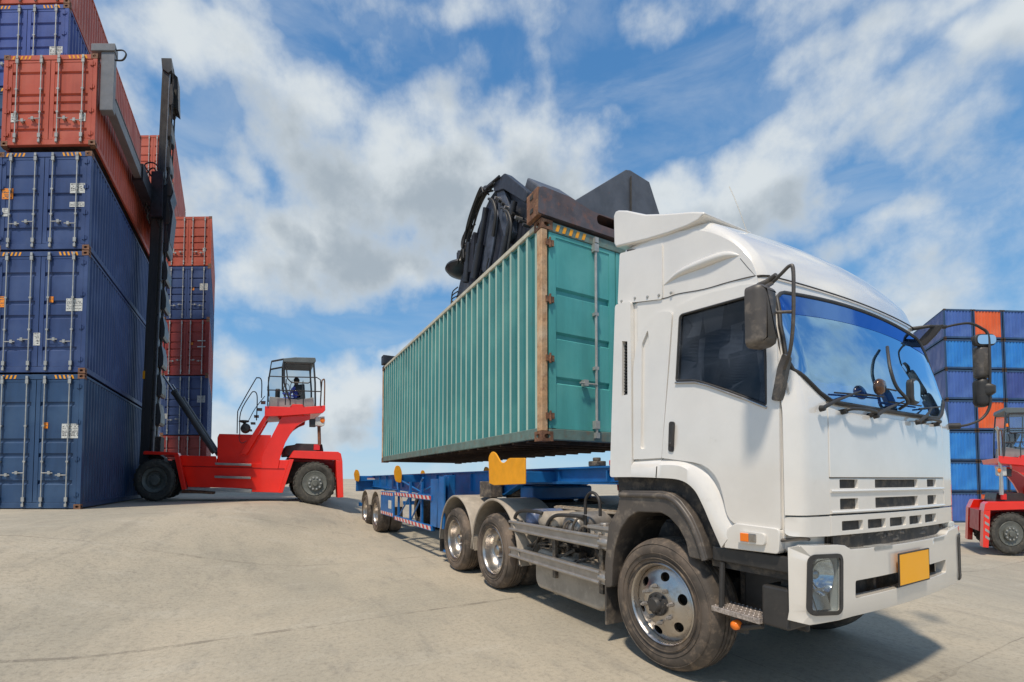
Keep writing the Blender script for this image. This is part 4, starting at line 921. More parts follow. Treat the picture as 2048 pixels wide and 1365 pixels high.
for k in range(14):
    a = rr_.uniform(-2.2, -.8); mb.tube(smoothpath([(a, .12, rr_.uniform(.5, .9)), (a+rr_.uniform(-.2, .2), .1+rr_.random()*.1, rr_.uniform(.55, .95)), (a+rr_.uniform(-.4, .4), .2, rr_.uniform(.5, .95))], 4), rr_.choice((.008, .012, .018)), 6)
for k in range(7):
    a = rr_.uniform(-2.1, -1.0); b_ = rr_.uniform(.55, .8); mb.box(a, a+rr_.uniform(.06, .16), .2, .3, b_, b_+rr_.uniform(.05, .12))
mb.build('valves_and_hoses', M_chassis, truck, smooth=40)
mb = MB(); mb.tube(smoothpath([(-2.40, V0+.02, .90), (-2.33, V0+.02, 1.02), (-2.18, V0+.02, 1.075), (-1.88, V0+.02, 1.085), (-1.78, V0+.05, 1.07)], 5), .022, 8)
mb.tube(smoothpath([(-1.66, V0+.02, .88), (-1.62, V0+.02, .98), (-1.50, V0+.02, 1.06), (-1.30, V0+.02, 1.085), (-1.0, V0+.03, 1.09)], 5), .020, 8)
mb.tube(smoothpath([(-1.12, V0+.14, 1.10), (-1.11, V0+.14, 1.25), (-1.04, V0+.14, 1.32), (-.96, V0+.14, 1.31), (-.90, V0+.14, 1.24), (-.89, V0+.14, 1.10)], 5), .016, 8)
mb.tube([(-1.02, V0+.06, 1.10), (-1.02, V0+.06, .85)], .018, 8)
mb.build('grab_hoop', M_black, truck, smooth=60)
mb = MB(); mb.box(-.93, -.62, V0+.04, .34, .80, .985); bx_ = mb.build('battery_box', M_dustfender, truck, bevel=.012)
mb = MB(); mb.box(-.95, -.60, V0+.02, .36, .985, 1.02); mb.cyl((-.80, .15, 1.02), (-.80, .15, 1.045), .05, n=14); mb.build('box_lid', M_alu, bx_, bevel=.008)
mb = MB()
for a in (-.90, -.80, -.70): mb.box(a, a+.05, V0+.03, V0+.045, .82, .97)
mb.build('box_ribs', M_dustfender, bx_, bevel=.005)
mb = MB(); mb.prism(rounded([(-1.98, .30), (-1.92, .21), (-.80, .21), (-.72, .30), (-.72, .60), (-1.9, .66), (-1.98, .58)], .07, 5), .10, .62, 'y'); mb.build('fuel_tank', M_dustfender, truck, smooth=50, bevel=.04, seg=4)
mb = MB(); mb.box(-2.3, -.62, .36, .62, .62, .95); mb.build('chassis_side_plate', M_dark, truck)
# gearbox / engine mass under the cab, hoses to the trailer
mb = MB(); mb.box(-.9, .6, .75, WD-.75, .45, 1.2); mb.cyl((-.9, .5, .55), (.4, .5, .55), .2, n=20); mb.box(-.55, -.30, .2, WD-.2, 1.1, 1.45); mb.build('engine_block', M_dark, truck, bevel=.03)
for (dy, m_) in ((0, M_redlens), (.1, M_tblue), (.2, M_black)):
    mb = MB(); pts = []
    for k in range(41): t_ = k/40; pts.append((-.50-.9*t_, .85+dy+.03*math.sin(k*1.6), 1.55-.35*math.sin(t_*math.pi*.85)+.03*math.cos(k*1.6)))
    mb.tube(pts, .012, 6); mb.build('air_hose', m_, truck, smooth=60)
# ---- rear mudguards
for u in (-2.90, -4.25):
    for y, sg in ((V0-.02, 1), (WD-V0+.02, -1)):
        a0, a1 = R(8), R(172)
        mb = MB(); mb.lathe([(.665, 0), (.675, sg*-.012), (.69, sg*-.012), (.70, sg*.0), (.70, sg*.62), (.685, sg*.63), (.68, sg*.62), (.68, sg*.01), (.665, 0)], (u+.02, y, .5), 'y', 32, (a0, a1))
        mb.build('rear_mudguard', M_dustfender, truck, smooth=40)
        for sd in (1, -1):
            mb = MB(); px_ = u+.02+sd*.69; mb.add([(px_, y, .60), (px_, y+sg*.6, .60), (px_+sd*.035, y+sg*.6, .42), (px_+sd*.035, y, .42)], [(0, 1, 2, 3)]); mb.tube([(px_, y-sg*.005, .60), (px_+sd*.03, y-sg*.005, .44)], .010, 6)
            mb.build('guard_skirt', M_dustfender, truck)
mb = MB(); mb.box(-5.02, -5.0, V0, .6, .2, .62); mb.build('mud_flap', M_black, truck)
seam('antenna', [(.60, .30, 3.12), (.50, .30, 3.45), (.44, .30, 3.62)], .003, M_steel)
# ================================================================== trailer (same axes as the tractor)
trailer = empty('container_trailer', (TO[0], TO[1], 0), TRZ, 'blue skeletal container trailer with yellow corner guides, coupled behind the white tractor', 'trailer')
def twheel(u, y, sg): return wheel(u, y, sg, 'rear', parent=trailer, seglen=48)
for u in (-10.05, -11.5):
    for y, sg in ((.01, 1), (WD-.01, -1)): twheel(u, y, sg)
for y in (.50, WD-.62):
    mb = MB(); pr = [(-13.1, 1.56), (-.62, 1.60), (-.62, 1.42), (-3.05, 1.38), (-3.5, 1.22), (-4.6, 1.10), (-5.2, 1.08), (-13.1, 1.20)]
    mb.prism(inset(pr, .012), y+.05, y+.065, 'y')
    top_ = [(-13.1, 1.56), (-.62, 1.60)]; mb.prism([(-13.1, 1.545), (-.62, 1.58), (-.62, 1.60), (-13.1, 1.565)], y, y+.12, 'y')
    mb.prism([(-.62, 1.42), (-3.05, 1.38), (-3.5, 1.22), (-4.6, 1.10), (-5.2, 1.08), (-13.1, 1.20), (-13.1, 1.22), (-5.2, 1.10), (-4.6, 1.12), (-3.5, 1.24), (-3.05, 1.40), (-.62, 1.44)], y, y+.12, 'y')
    for u in [-1.2-.9*i for i in range(14)]: mb.box(u, u+.02, y+.01, y+.11, 1.24 if u < -3.4 else 1.42, 1.55)
    mb.build('main_beam', M_tblue, trailer)
mb = MB()
for u in (-12.6, -11.2, -9.8, -8.6, -7.2, -6.0, -4.9, -3.9): mb.box(u, u+.10, .56, WD-.56, 1.28, 1.50)
mb.build('cross_members', M_tblue, trailer)
mb = MB(); mb.box(-2.9, -.62, .50, WD-.5, 1.40, 1.43); mb.box(-.66, -.60, .35, WD-.35, 1.41, 1.60); mb.build('gooseneck_plate', M_tblue, trailer)
mb = MB(); mb.box(-3.2, -2.85, .60, WD-.6, 1.16, 1.36); mb.build('coupler_skirt', M_tblue, trailer, bevel=.03)
# bolsters with yellow guides
def guide(u, y, sg, name='corner_guide', s=1.0):
    mb = MB(); g1 = rounded([(-.94, 1.40), (-.80, 1.375), (0.0, 1.40), (.0, 1.70), (-.40, 1.715), (-.50, 1.66), (-.60, 1.665), (-.76, 1.80), (-.86, 1.825), (-.965, 1.76)], [.01, .0, .01, .02, .05, .05, .04, .06, .06, .06], 4)
    mb.prism([(u+a*s, w) for a, w in g1], y, y+sg*.02, 'y')
    return mb.build(name, M_yellow, trailer, bevel=.006)
mb = MB(); mb.box(-2.75, -2.2, .0, WD, 1.41, 1.55); mb.build('bolster', M_tblue, trailer, bevel=.01)
guide(-1.95, -.05, 1); guide(-1.95, WD+.05, -1)
mb = MB(); mb.box(-2.74, -2.10, -.045, -.01, 1.55, 1.60); mb.build('guide_pocket', M_yellow, trailer)
def paddle(u, y):
    p = rounded([(y-.03, 1.40), (y+.10, 1.36), (y+.12, 1.60), (y+.07, 1.75), (y-.02, 1.77), (y-.07, 1.62)], .05, 5)
    mb = MB(); mb.prism(p, u, u+.03, 'x'); return mb.build('corner_guide', M_yellow, trailer, bevel=.004)
for u in (-7.75, -12.95):
    mb = MB(); mb.box(u-.16, u-.01, .0, WD, 1.38, 1.55); mb.build('bolster', M_tblue, trailer, bevel=.01)
    for y in (-.03, WD-.05): paddle(u, y)
for u, y in ((-1.55, .55), (-1.20, .55), (-.85, .62), (-1.5, 1.55)):
    mb = MB(); mb.box(u, u+.16, y, y+.13, 1.60, 1.66); mb.cyl((u+.08, y+.06, 1.66), (u+.08, y+.06, 1.70), .045, n=12); mb.build('twist_lock', M_redlens if u > -1.5 else M_chassis, trailer, bevel=.01)
mb = MB(); mb.box(-.62, -.58, .3, WD-.3, 1.60, 1.66); mb.build('front_stop', M_redlens, trailer, bevel=.006)
mb = MB(); mb.box(-1.0, -.62, .44, .50, 1.44, 1.58); mb.build('connector_box', M_dark, trailer, bevel=.01)
# landing legs
for y in (.12, WD-.28):
    mb = MB(); mb.box(-5.1, -4.94, y+.0, y+.16, .50, 1.52); mb.box(-5.06, -4.98, y+.03, y+.13, .22, .55); mb.box(-5.2, -4.85, y-.03, y+.19, .18, .22)
    mb.add([(-5.2, y, 1.5), (-4.8, y, 1.5), (-4.96, y, .62), (-5.06, y, .62)], [(0, 1, 2, 3)]); mb.build('landing_leg', M_tblue, trailer, bevel=.008)
mb = MB(); mb.box(-5.5, -5.1, .02, .06, .60, 1.46); mb.prism([(-5.05, 1.5), (-4.80, 1.5), (-4.80, .60), (-5.18, .60)], .02, .05, 'y'); mb.build('leg_plate', M_tblue, trailer)
mb = MB(); mb.box(-3.95, -3.55, .30, .5, 1.18, 1.42); mb.build('tool_box', M_chassis, trailer, bevel=.01)
# side guard with reflective tape
M_tape = bpy.data.materials.new('red_white_tape'); M_tape.use_nodes = True; t = M_tape.node_tree; b = t.nodes['Principled BSDF']
tc = N(t, 'ShaderNodeTexCoord'); sp_ = N(t, 'ShaderNodeSeparateXYZ'); t.links.new(tc.outputs['Object'], sp_.inputs[0])
fr_ = math_(t, 'FRACT', math_(t, 'MULTIPLY', math_(t, 'ADD', sp_.outputs[0], sp_.outputs[2]), 4.2))
t.links.new(mixc(t, math_(t, 'GREATER_THAN', fr_, .5), (.62, .60, .58), (.55, .035, .03)), b.inputs['Base Color']); b.inputs['Roughness'].default_value = .4
for w0 in (.505, 1.06):
    mb = MB(); mb.box(-8.05, -5.40, -.0, .05, w0, w0+.10); mb.build('side_guard_bar', M_tblue, trailer, bevel=.006)
    mb = MB(); mb.box(-8.03, -5.42, -.004, -.001, w0+.015, w0+.085); mb.build('reflective_tape', M_tape, trailer)
mb = MB()
for u in (-7.95, -7.0, -6.2, -5.5): mb.box(u, u+.06, .05, .09, .50, 1.40)
mb.tube([(-7.9, .07, .6), (-7.0, .07, 1.1)], .018, 6); mb.tube([(-6.9, .07, .6), (-6.2, .07, 1.1)], .018, 6)
for a, b_ in (((-7.9, .07, 1.45), (-6.6, .3, 1.12)), ((-6.4, .07, 1.15), (-5.6, .4, 1.5)), ((-7.6, .4, 1.2), (-6.2, .1, 1.48)), ((-9.0, .3, 1.5), (-8.0, .07, 1.2))): mb.tube([a, b_], .02, 6)
mb.build('guard_brackets', M_tblue, trailer)
mb = MB(); mb.box(-8.05, -5.4, WD-.05, WD, .505, .60); mb.box(-8.05, -5.4, WD-.05, WD, 1.06, 1.16); mb.build('far_guard', M_placard, trailer)
# mudguards, plate with tape, lamps
mb = MB(); mb.box(-9.45, -8.15, -.0, .04, .55, 1.14); pl_ = mb.build('side_plate', M_tblue, trailer, bevel=.006)
for w0 in (.57, 1.05):
    mb = MB(); mb.box(-9.42, -8.18, -.004, -.001, w0, w0+.07); mb.build('reflective_tape', M_tape, pl_)
mb = MB(); mb.box(-8.62, -8.32, -.004, -.001, .74, .94); mb.build('notice', M_placard, pl_)
for u in (-10.05, -11.5):
    mb = MB(); mb.lathe([(.60, 0), (.615, -.01), (.63, 0), (.63, .6), (.60, .6)], (u, -.0, .5), 'y', 24, (R(20), R(160))); mb.build('mudguard', M_dustfender, trailer, smooth=40)
mb = MB(); mb.box(-13.12, -13.04, .0, WD, 1.05, 1.56); mb.box(-13.14, -13.06, .1, WD-.1, .55, .68); mb.box(-13.1, -13.04, .4, .5, .6, 1.1); mb.box(-13.1, -13.04, WD-.5, WD-.4, .6, 1.1); mb.build('rear_frame', M_tblue, trailer, bevel=.008)
for y in (.3, WD-.5):
    mb = MB(); mb.box(-12.79, -12.785, y, y+.5, 1.43, 1.49); mb.build('reflective_tape', M_tape, trailer)
# ================================================================== teal container hanging over the trailer
fx = Vector((.48244, -.87593)); lx = Vector((.87593, .48244))
def tw(u, v): return (TO[0]+fx.x*u+lx.x*v, TO[1]+fx.y*u+lx.y*v)
q = tw(-1.96, .19)
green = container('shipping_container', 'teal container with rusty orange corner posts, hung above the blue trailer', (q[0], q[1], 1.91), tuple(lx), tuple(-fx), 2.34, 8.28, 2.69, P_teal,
    frame=mat('grey_teal_frame', (.13, .20, .18), .6, var=.2, dirt=(.20, .10, .05), dirt_amt=.5, scale=5), toprail=mat('bleached_rail', (.55, .52, .42), .6, var=.15, dirt=(.25, .14, .07), dirt_amt=.4, scale=6), crest=mat('sunlit_rib_teal', (.42, .56, .48), .6, var=.15, dirt=(.12, .28, .25), dirt_amt=.4, scale=5, streak=True),  # crest colour paints in the sunlit rib lines
    post=mat('ochre_rust_frame', (.50, .30, .16), .7, var=.25, dirt=(.20, .085, .045), dirt_amt=.5, scale=6, bump=.15, fade=(.62, .48, .33)), wall=P_tealwall, detail=3, corrug=(.215, .040, .22, .16),  # wall teal darker than the doors, grazing-light shade put into its colour
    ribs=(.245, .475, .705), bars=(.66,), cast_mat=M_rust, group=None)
# ================================================================== lifting spreader on top of it
sp = empty('container_spreader', (TO[0], TO[1], 0), TRZ, 'dark grey lifting spreader with gabled end plate locked on top of the teal container', 'spreader')
ZT = 1.91+2.69
mb = MB(); eb = rounded([(.13, ZT+.03), (.14, ZT+.34), (.20, ZT+.37), (.60, ZT+.36), (.95, ZT+.28), (2.25, ZT+.30), (2.52, ZT+.34), (2.56, ZT+.03), (1.6, ZT+.03)], [.02, .03, .02, .02, .05, .05, .03, .02, .0], 3)
hole = rounded([(1.02, ZT+.14), (1.36, ZT+.14), (1.36, ZT+.27), (1.02, ZT+.27)], .06, 5)
mb.plate(eb, lambda v, w, o: (-1.93+o-.02, v, w), .02, [hole], res=.4); mb.prism(eb, -2.20, -2.18, 'x'); 
n_ = len(eb); mb.add([(-1.95, a, b_) for a, b_ in eb]+[(-2.19, a, b_) for a, b_ in eb], [(i, (i+1) % n_, (i+1) % n_+n_, i+n_) for i in range(n_)])
M_sprust = mat('rust_stained_grey', (.085, .075, .085), .5, var=.3, dirt=(.24, .10, .06), dirt_amt=.5, scale=5, fade=(.13, .085, .08))
mb.build('end_beam', M_sprust, sp)
mb = MB(); mb.box(-2.2, -1.94, .125, .185, ZT+.01, ZT+.355); mb.build('beam_end_plate', M_rust, sp, bevel=.008)
for (y0, z0_) in ((.125, .09), (.125, .26)):
    mb = MB(); mb.box(-2.11, -2.04, .118, .124, ZT+z0_, ZT+z0_+.05); mb.build('lock_slot', M_dark, sp)
mb = MB(); gb = [(.68, ZT+.36), (1.58, ZT+1.08), (1.66, ZT+1.10), (2.02, ZT+1.05), (2.38, ZT+.30), (.68, ZT+.30)]
mb.prism(gb, -2.02, -1.99, 'x'); mb.prism(gb, -3.0, -2.97, 'x'); mb.box(-3.0, -2.0, 1.56, 2.04, ZT+.95, ZT+.985)
mb.build('gable_plate', M_grey, sp, bevel=.008)
mb = MB(); mb.plate(rounded([(1.66, ZT+.46), (2.26, ZT+.38), (2.0, ZT+.955), (1.665, ZT+1.0)], .02, 2), lambda v, w, o: (-1.99+o, v, w), .015, res=.5); mb.build('gusset_plate', M_sprust if False else M_grey, sp, bevel=.006)
mb = MB(); mb.tube([(-1.972, 1.655, ZT+1.0), (-1.972, 1.65, ZT+.5), (-1.972, 1.67, ZT+.45), (-1.972, 1.9, ZT+.41)], .010, 6); mb.build('weld_seam', M_dark, sp)
mb = MB(); mb.box(-10.2, -2.2, 1.05, 1.45, ZT+.10, ZT+.42); mb.box(-10.2, -9.95, .14, 2.54, ZT+.03, ZT+.28); mb.box(-7.8, -4.2, .85, 1.65, ZT+.08, ZT+.55); mb.build('main_beam', M_grey2, sp, bevel=.02)
# rotator head and boom end of the reach stacker
HV = 1.2
def q4(x, y): return (-7.77+(x-200)*.0042, 0)
hd = MB(); bp_ = [(-6.45, ZT+.3), (-6.35, ZT+1.75), (-6.05, ZT+2.15), (-5.75, ZT+2.38), (-5.45, ZT+2.50), (-5.05, ZT+2.54), (-4.6, ZT+2.30), (-4.14, ZT+1.92), (-3.7, ZT+1.45), (-3.6, ZT+.4)]
hd.prism(bp_, HV, HV+.05, 'y'); hd.prism(bp_, HV+.55, HV+.6, 'y'); hd.prism(inset(bp_, .14), HV+.05, HV+.56, 'y'); hd.build('rotator_head', M_grey2, sp, bevel=.02)
M_cheek = mat('blue_grey_plate', (.075, .09, .125), .4, var=.3, dirt=(.04, .04, .045), dirt_amt=.5, scale=5)
for k, (pts, y0, y1) in enumerate((([(-5.95, ZT+1.35), (-5.72, ZT+2.15), (-5.55, ZT+2.30), (-5.2, ZT+2.35), (-5.0, ZT+1.9), (-5.25, ZT+1.3), (-5.5, ZT+.9)], -.05, .0), ([(-4.95, ZT+2.30), (-4.65, ZT+2.18), (-4.35, ZT+1.55), (-4.3, ZT+1.2), (-4.6, ZT+1.15), (-4.85, ZT+1.75)], -.10, .0),
        ([(-5.0, ZT+2.50), (-4.55, ZT+2.42), (-3.75, ZT+1.62), (-3.8, ZT+1.45), (-4.6, ZT+2.15), (-5.0, ZT+2.32)], -.14, .0), ([(-6.3, ZT+1.3), (-6.1, ZT+2.0), (-5.95, ZT+2.05), (-6.05, ZT+1.2)], -.12, .0))):
    mb = MB(); mb.prism(rounded(pts, .06, 3), HV+y0, HV+y1, 'y'); mb.build('side_cheek', (M_cheek, M_cheek, M_grey2, M_grey2)[k], sp, bevel=.015)
for k in range(9):
    rb_ = random.Random(k+40); mb = MB(); u_ = -4.9+k*.13; z_ = ZT+2.15-k*.13; mb.cyl((u_, HV-.16, z_), (u_, HV-.02, z_), .028, n=8); mb.build('bolt', M_alu if k % 3 == 0 else M_black, sp, smooth=40)
for (a, b_, r_) in (((-5.9, ZT+1.0), (-5.35, ZT+2.2), .06), ((-4.75, ZT+.7), (-4.2, ZT+1.7), .055), ((-6.35, ZT+1.1), (-6.2, ZT+1.9), .05)):
    mb = MB(); mb.cyl((a[0], HV-.13, a[1]), (b_[0], HV-.13, b_[1]), r_, n=12); mb.cyl((a[0], HV-.13, a[1]), ((a[0]+b_[0])/2, HV-.13, (a[1]+b_[1])/2), r_*1.4, n=12); mb.build('head_cylinder', M_grey2, sp, smooth=40)
mb = MB(); mb.lathe([(0, .04), (.34, .04), (.44, .0), (.46, -.05), (.40, -.12), (.2, -.20), (0, -.22)], (-6.95, HV+.1, ZT+1.72), 'z', 36); mb.build('turntable', M_grey2, sp, smooth=40)
for (a, y, h, r_) in ((-7.22, HV+.1, .20, .06), (-7.05, HV+.0, .32, .065), (-6.85, HV+.02, .26, .10), (-6.65, HV+.1, .42, .07), (-6.55, HV-.05, .25, .09)):
    mb = MB(); mb.cyl((a, y, ZT+1.76), (a, y, ZT+1.76+h), r_, n=14); mb.cyl((a, y, ZT+1.76+h), (a, y, ZT+1.81+h), r_*.7, n=10); mb.build('hydraulic_motor', M_grey2, sp, smooth=40)
mb = MB(); mb.prism([(-7.3, ZT+.2), (-7.25, ZT+1.1), (-6.9, ZT+1.55), (-6.3, ZT+1.5), (-6.3, ZT+.2)], HV, HV+.5, 'y'); mb.build('valve_block', M_grey, sp, bevel=.02)
mb = MB(); mb.box(-7.36, -7.28, HV+.05, HV+.35, ZT+.2, ZT+.95); mb.build('valve_side', M_grey2, sp, bevel=.02)
def hose(pts, r_):
    mb = MB(); mb.tube(smoothpath(pts, 6), r_, 8); return mb.build('hydraulic_hose', M_black, sp, smooth=60)
rr_ = random.Random(5)
for k in range(9):
    a = rr_.uniform(-.05, .05); b_ = HV-.06-.02*k
    p0 = (-5.1+rr_.uniform(-.2, .4), b_, ZT+2.45); hose([p0, (-5.45+a, b_, ZT+2.58+rr_.uniform(-.04, .06)), (-5.8+a, b_, ZT+2.48+rr_.uniform(-.06, .06)), (-6.1+a, b_, ZT+2.22+rr_.uniform(-.08, .08)), (-6.35+a, b_, ZT+1.95+rr_.uniform(-.1, .1)), (-6.5+rr_.uniform(-.15, .2), b_, ZT+1.6)], rr_.choice((.018, .024, .030)))
for k in range(8):
    u_ = rr_.uniform(-6.6, -6.1); z_ = ZT+rr_.uniform(1.6, 2.15); hose([(u_+.1, HV-.06, z_+.12), (u_-.12, HV-.1, z_+rr_.uniform(.05, .2)), (u_-.20, HV-.12, z_-.05), (u_-.1, HV-.1, z_-.22), (u_+.12, HV-.06, z_-.2)], rr_.choice((.014, .02)))
for k in range(6):
    u_ = rr_.uniform(-5.0, -4.2); z_ = ZT+2.2-(u_+5.0)*.9; hose([(u_-.2, HV-.16, z_+.1), (u_, HV-.18, z_-.05), (u_+.1, HV-.17, z_-.35), (u_-.05, HV-.15, z_-.7)], rr_.choice((.016, .024)))
for k in range(4):
    hose([(-7.1, HV-.02, ZT+1.3-k*.1), (-7.42-.03*k, HV-.02, ZT+1.3-k*.08), (-7.45, HV-.02, ZT+1.1-k*.08), (-7.1, HV-.02, ZT+.95-k*.1)], .014)
hose([(-4.55, HV-.5, ZT+.05), (-4.55, HV-.5, ZT+.55), (-4.45, HV-.5, ZT+.72)], .012)
mb = MB(); mb.prism([(-4.35, ZT+1.95), (-4.15, ZT+2.18), (-3.45, ZT+1.50), (-3.3, ZT+.6), (-4.0, ZT+.5)], HV+.1, HV+.8, 'y'); mb.build('boom_end', M_grey, sp, bevel=.03)
mb = MB(); mb.tube([(-5.1, HV+.3, ZT+1.7), (-5.1, 4.4, ZT-.1)], .30, 4); mb.build('boom', M_grey2, sp)
# ================================================================== lift trucks (local x along the machine, y away, z up; drawing units -> metres)
def lift_truck(label, origin, rz, mirror, kx, tilt=0, mast=True, group=None, shear=0):
    SHEAR[0] = shear
    root = empty('lift_truck', origin, rz, label, 'lift truck', group); root.rotation_euler = (0, tilt, rz)
    K = kx; sx_ = -1 if mirror else 1
    MX = [0]
    def q(x, y): return (sx_*(x+MX[0]-785)*K, (1153-y)*K)
    def Q(x, y, d): a, b_ = q(x, y); return (a, d, b_)
    def poly(pts, r=0, n=3): return rounded([q(*p) for p in pts], r, n) if r else [q(*p) for p in pts]
    WT = 2.3
    def pr(name, pts, d0, d1, m=M_red, r=0, bevel=.01, par=root, smooth=None):
        mb = MB(); mb.prism(poly(pts, r), d0, d1, 'y'); return mb.build(name, m, par, bevel=bevel, smooth=smooth)
    # chassis
    pr('chassis', [(392, 832), (640, 832), (650, 878), (960, 878), (960, 850), (1165, 850), (1092, 1078), (900, 1076), (900, 1052), (455, 1050), (408, 905)], .28, .40)
    pr('chassis', [(392, 832), (1165, 850), (1092, 1078), (455, 1050)], WT-.40, WT-.28)
    pr('chassis_core', [(330, 860), (1300, 860), (1300, 960), (1090, 1040), (455, 1020), (330, 960)], .42, WT-.42, M_dark)
    pr('belly_strip', [(452, 1052), (896, 1060), (896, 1082), (452, 1070)], .25, .45, M_steel)
    pr('chassis_seam', [(410, 903), (1120, 908), (1120, 914), (410, 909)], .268, .279, mat('dark_red_paint', (.33, .010, .008), .4), bevel=0)
    pr('front_fender', [(148, 815), (160, 808), (385, 815), (392, 832), (150, 832)], .0, .40)
    pr('front_fender', [(148, 815), (385, 815), (392, 832), (150, 832)], WT-.40, WT)
    pr('fender_leg', [(358, 826), (392, 826), (452, 1064), (424, 1070)], .0, .40)
    for y0 in (878, 968): pr('side_step', [(638, y0), (888, y0+3), (890, y0+19), (642, y0+16)], .10, .30, M_alu)
    pr('ladder_step', [(412, 1075), (636, 1082), (636, 1098), (412, 1090)], .3, .8, M_rust)
    pr('body_box', [(655, 674), (1020, 676), (1000, 880), (650, 880), (643, 700)], .36, .52)
    pr('body_box', [(870, 690), (1020, 690), (1000, 880), (900, 880)], WT-.6, WT-.36)
    pr('front_strut', [(965, 545), (1008, 530), (852, 818), (803, 818)], .30, .46); pr('front_strut', [(965, 545), (1008, 530), (852, 818), (803, 818)], WT-.46, WT-.30)
    rs = [(1090, 545), (1290, 528), (1284, 562), (1240, 580), (1195, 612), (1155, 665), (1120, 730), (1098, 800), (1085, 850), (1075, 912), (958, 912), (956, 830), (1000, 735)]
    pr('rear_strut', rs, .26, .42); pr('rear_strut', rs, WT-.42, WT-.26)
    pr('platform', [(968, 480), (1140, 482), (1160, 462), (1230, 462), (1245, 480), (1385, 466), (1388, 500), (1370, 520), (1100, 545), (968, 552)], .14, .24)
    pr('platform', [(970, 485), (1385, 480), (1370, 515), (1100, 535), (970, 545)], .24, WT-.15)
    # cab on the platform
    cab_ = bpy.data.objects.new('operator_cab', None); COL.objects.link(cab_); cab_.parent = root
    c0, c1 = .45, 1.55
    pr('cab_base', [(1000, 400), (1200, 420), (1310, 400), (1320, 472), (990, 480)], c0, c1, mat('cab_grey_paint', (.30, .31, .30), .5, var=.1), par=cab_)
    pr('cab_roof', [(1085, 128), (1170, 118), (1312, 118), (1318, 142), (1300, 156), (1088, 152)], c0-.03, c1+.03, mat('cab_roof_grey', (.12, .14, .145), .5), par=cab_)
    for nm_, pts in (('front_pillar', [(1003, 150), (985, 290), (995, 400)]), ('roof_rail', [(1003, 150), (1090, 132)]), ('door_pillar', [(1092, 140), (1098, 300), (1140, 420)]), ('rear_pillar', [(1300, 130), (1318, 300), (1325, 470)])):
        for d in (c0, c1):
            mb = MB(); mb.tube([Q(x, y, d) for x, y in pts], .030 if nm_ != 'front_pillar' else .018, 6); mb.build(nm_, M_mast, cab_)
    mb = MB(); mb.tube([Q(x, y, c0-.01) for x, y in [(1105, 162), (1275, 162), (1283, 180), (1283, 290), (1270, 300), (1150, 298), (1120, 270), (1108, 180)]], .022, 6, close=True); mb.build('door_frame', M_black, cab_)
    for d in (c0+.01, c1-.01):
        mb = MB(); mb.add([Q(x, y, d) for x, y in [(1004, 152), (1090, 134), (1305, 134), (1318, 300), (1322, 410), (1200, 420), (1000, 398), (988, 290)]], [tuple(range(8))]); mb.build('side_glass', M_cabglass, cab_)
    mb = MB(); mb.box(*sorted((q(1040, 0)[0], q(1075, 0)[0])), .75, .95, q(0, 470)[1], q(0, 330)[1]); mb.build('control_console', M_black, cab_, bevel=.03)
    mb = MB(); mb.prism(poly([(1170, 300), (1250, 290), (1262, 420), (1150, 430), (1150, 400), (1230, 390)], 8*K), .8, 1.2, 'y'); mb.build('operator_seat', M_seat, cab_, bevel=.03)
    mb = MB(); mb.tube([Q(1122+22*math.cos(a), 325+38*math.sin(a), .9) for a in [i*math.pi/8 for i in range(16)]], .012, 6, close=True); mb.build('steering_wheel', M_black, cab_)
    # railings
    def rail(name, pts, d, r_=.018, m=M_mast, sm=True):
        mb = MB(); P3 = [Q(x, y, d) for x, y in pts]; mb.tube(smoothpath(P3, 4) if sm else P3, r_, 6); return mb.build(name, m, root, smooth=60)
    rail('guard_rail', [(985, 480), (985, 276), (1000, 272), (1100, 274), (1320, 274), (1345, 290), (1352, 360), (1352, 470)], .12, sm=False)
    rail('guard_rail', [(978, 368), (1100, 368), (1355, 372)], .12, sm=False)
    for x in (1108, 1142, 1232): rail('rail_post', [(x, 470), (x, 290 if x < 1120 else 372)], .12, sm=False)
    rail('rail_hoop', [(1150, 300), (1140, 345), (1165, 395), (1195, 402), (1220, 380), (1225, 300)], .10, .012)
    rail('rear_rail', [(1352, 470), (1356, 310), (1364, 288), (1376, 300), (1380, 466)], .16, .022, M_rust)
    rail('stair_rail', [(782, 672), (780, 540), (792, 490), (890, 300), (908, 280), (930, 285), (940, 320), (942, 420)], .22)
    rail('stair_rail', [(797, 672), (797, 515), (862, 385), (885, 364), (905, 378), (912, 430), (912, 570)], .55)
    rail('stair_rail', [(855, 580), (900, 490), (965, 400)], .40, .014)
    for k in range(5):
        mb = MB(); x0, y0 = 850+k*22, 640-k*50; mb.box(*sorted((q(x0, 0)[0], q(x0+34, 0)[0])), .26, .8, q(0, y0+5)[1], q(0, y0)[1]); mb.build('stair_tread', M_mast, root)
    mb = MB(); mb.lathe([(0, 0), (34*K, 0), (38*K, -.04), (10*K, -.08)], (q(825, 578)[0], .34, q(825, 578)[1]), 'z', 20); a = q(838, 632)
    mb.lathe([(0, -.22), (.12, -.2), (34*K, -.1), (36*K, 0), (34*K, .1), (.12, .2), (0, .22)], (a[0], .4, a[1]), 'y', 24); mb.tube([Q(825, 580, .36), Q(835, 620, .38)], .05, 8); mb.build('air_filter', M_black, root, smooth=40)
    rail('cable', [(795, 680), (800, 720), (820, 738), (850, 720)], .28, .010)
    # engine deck, exhaust, rear
    pr('engine_cover', [(1110, 780), (1125, 748), (1190, 738), (1200, 728), (1385, 730), (1395, 775), (1395, 800), (1110, 820)], .5, WT-.5, M_black, r=8*K, bevel=.02)
    mb = MB(); mb.tube([Q(1362, 740, .42), Q(1362, 720, .42), Q(1352, 560, .42)], .055, 12); mb.build('exhaust_pipe', M_steel if mirror else M_rust, root, smooth=60)
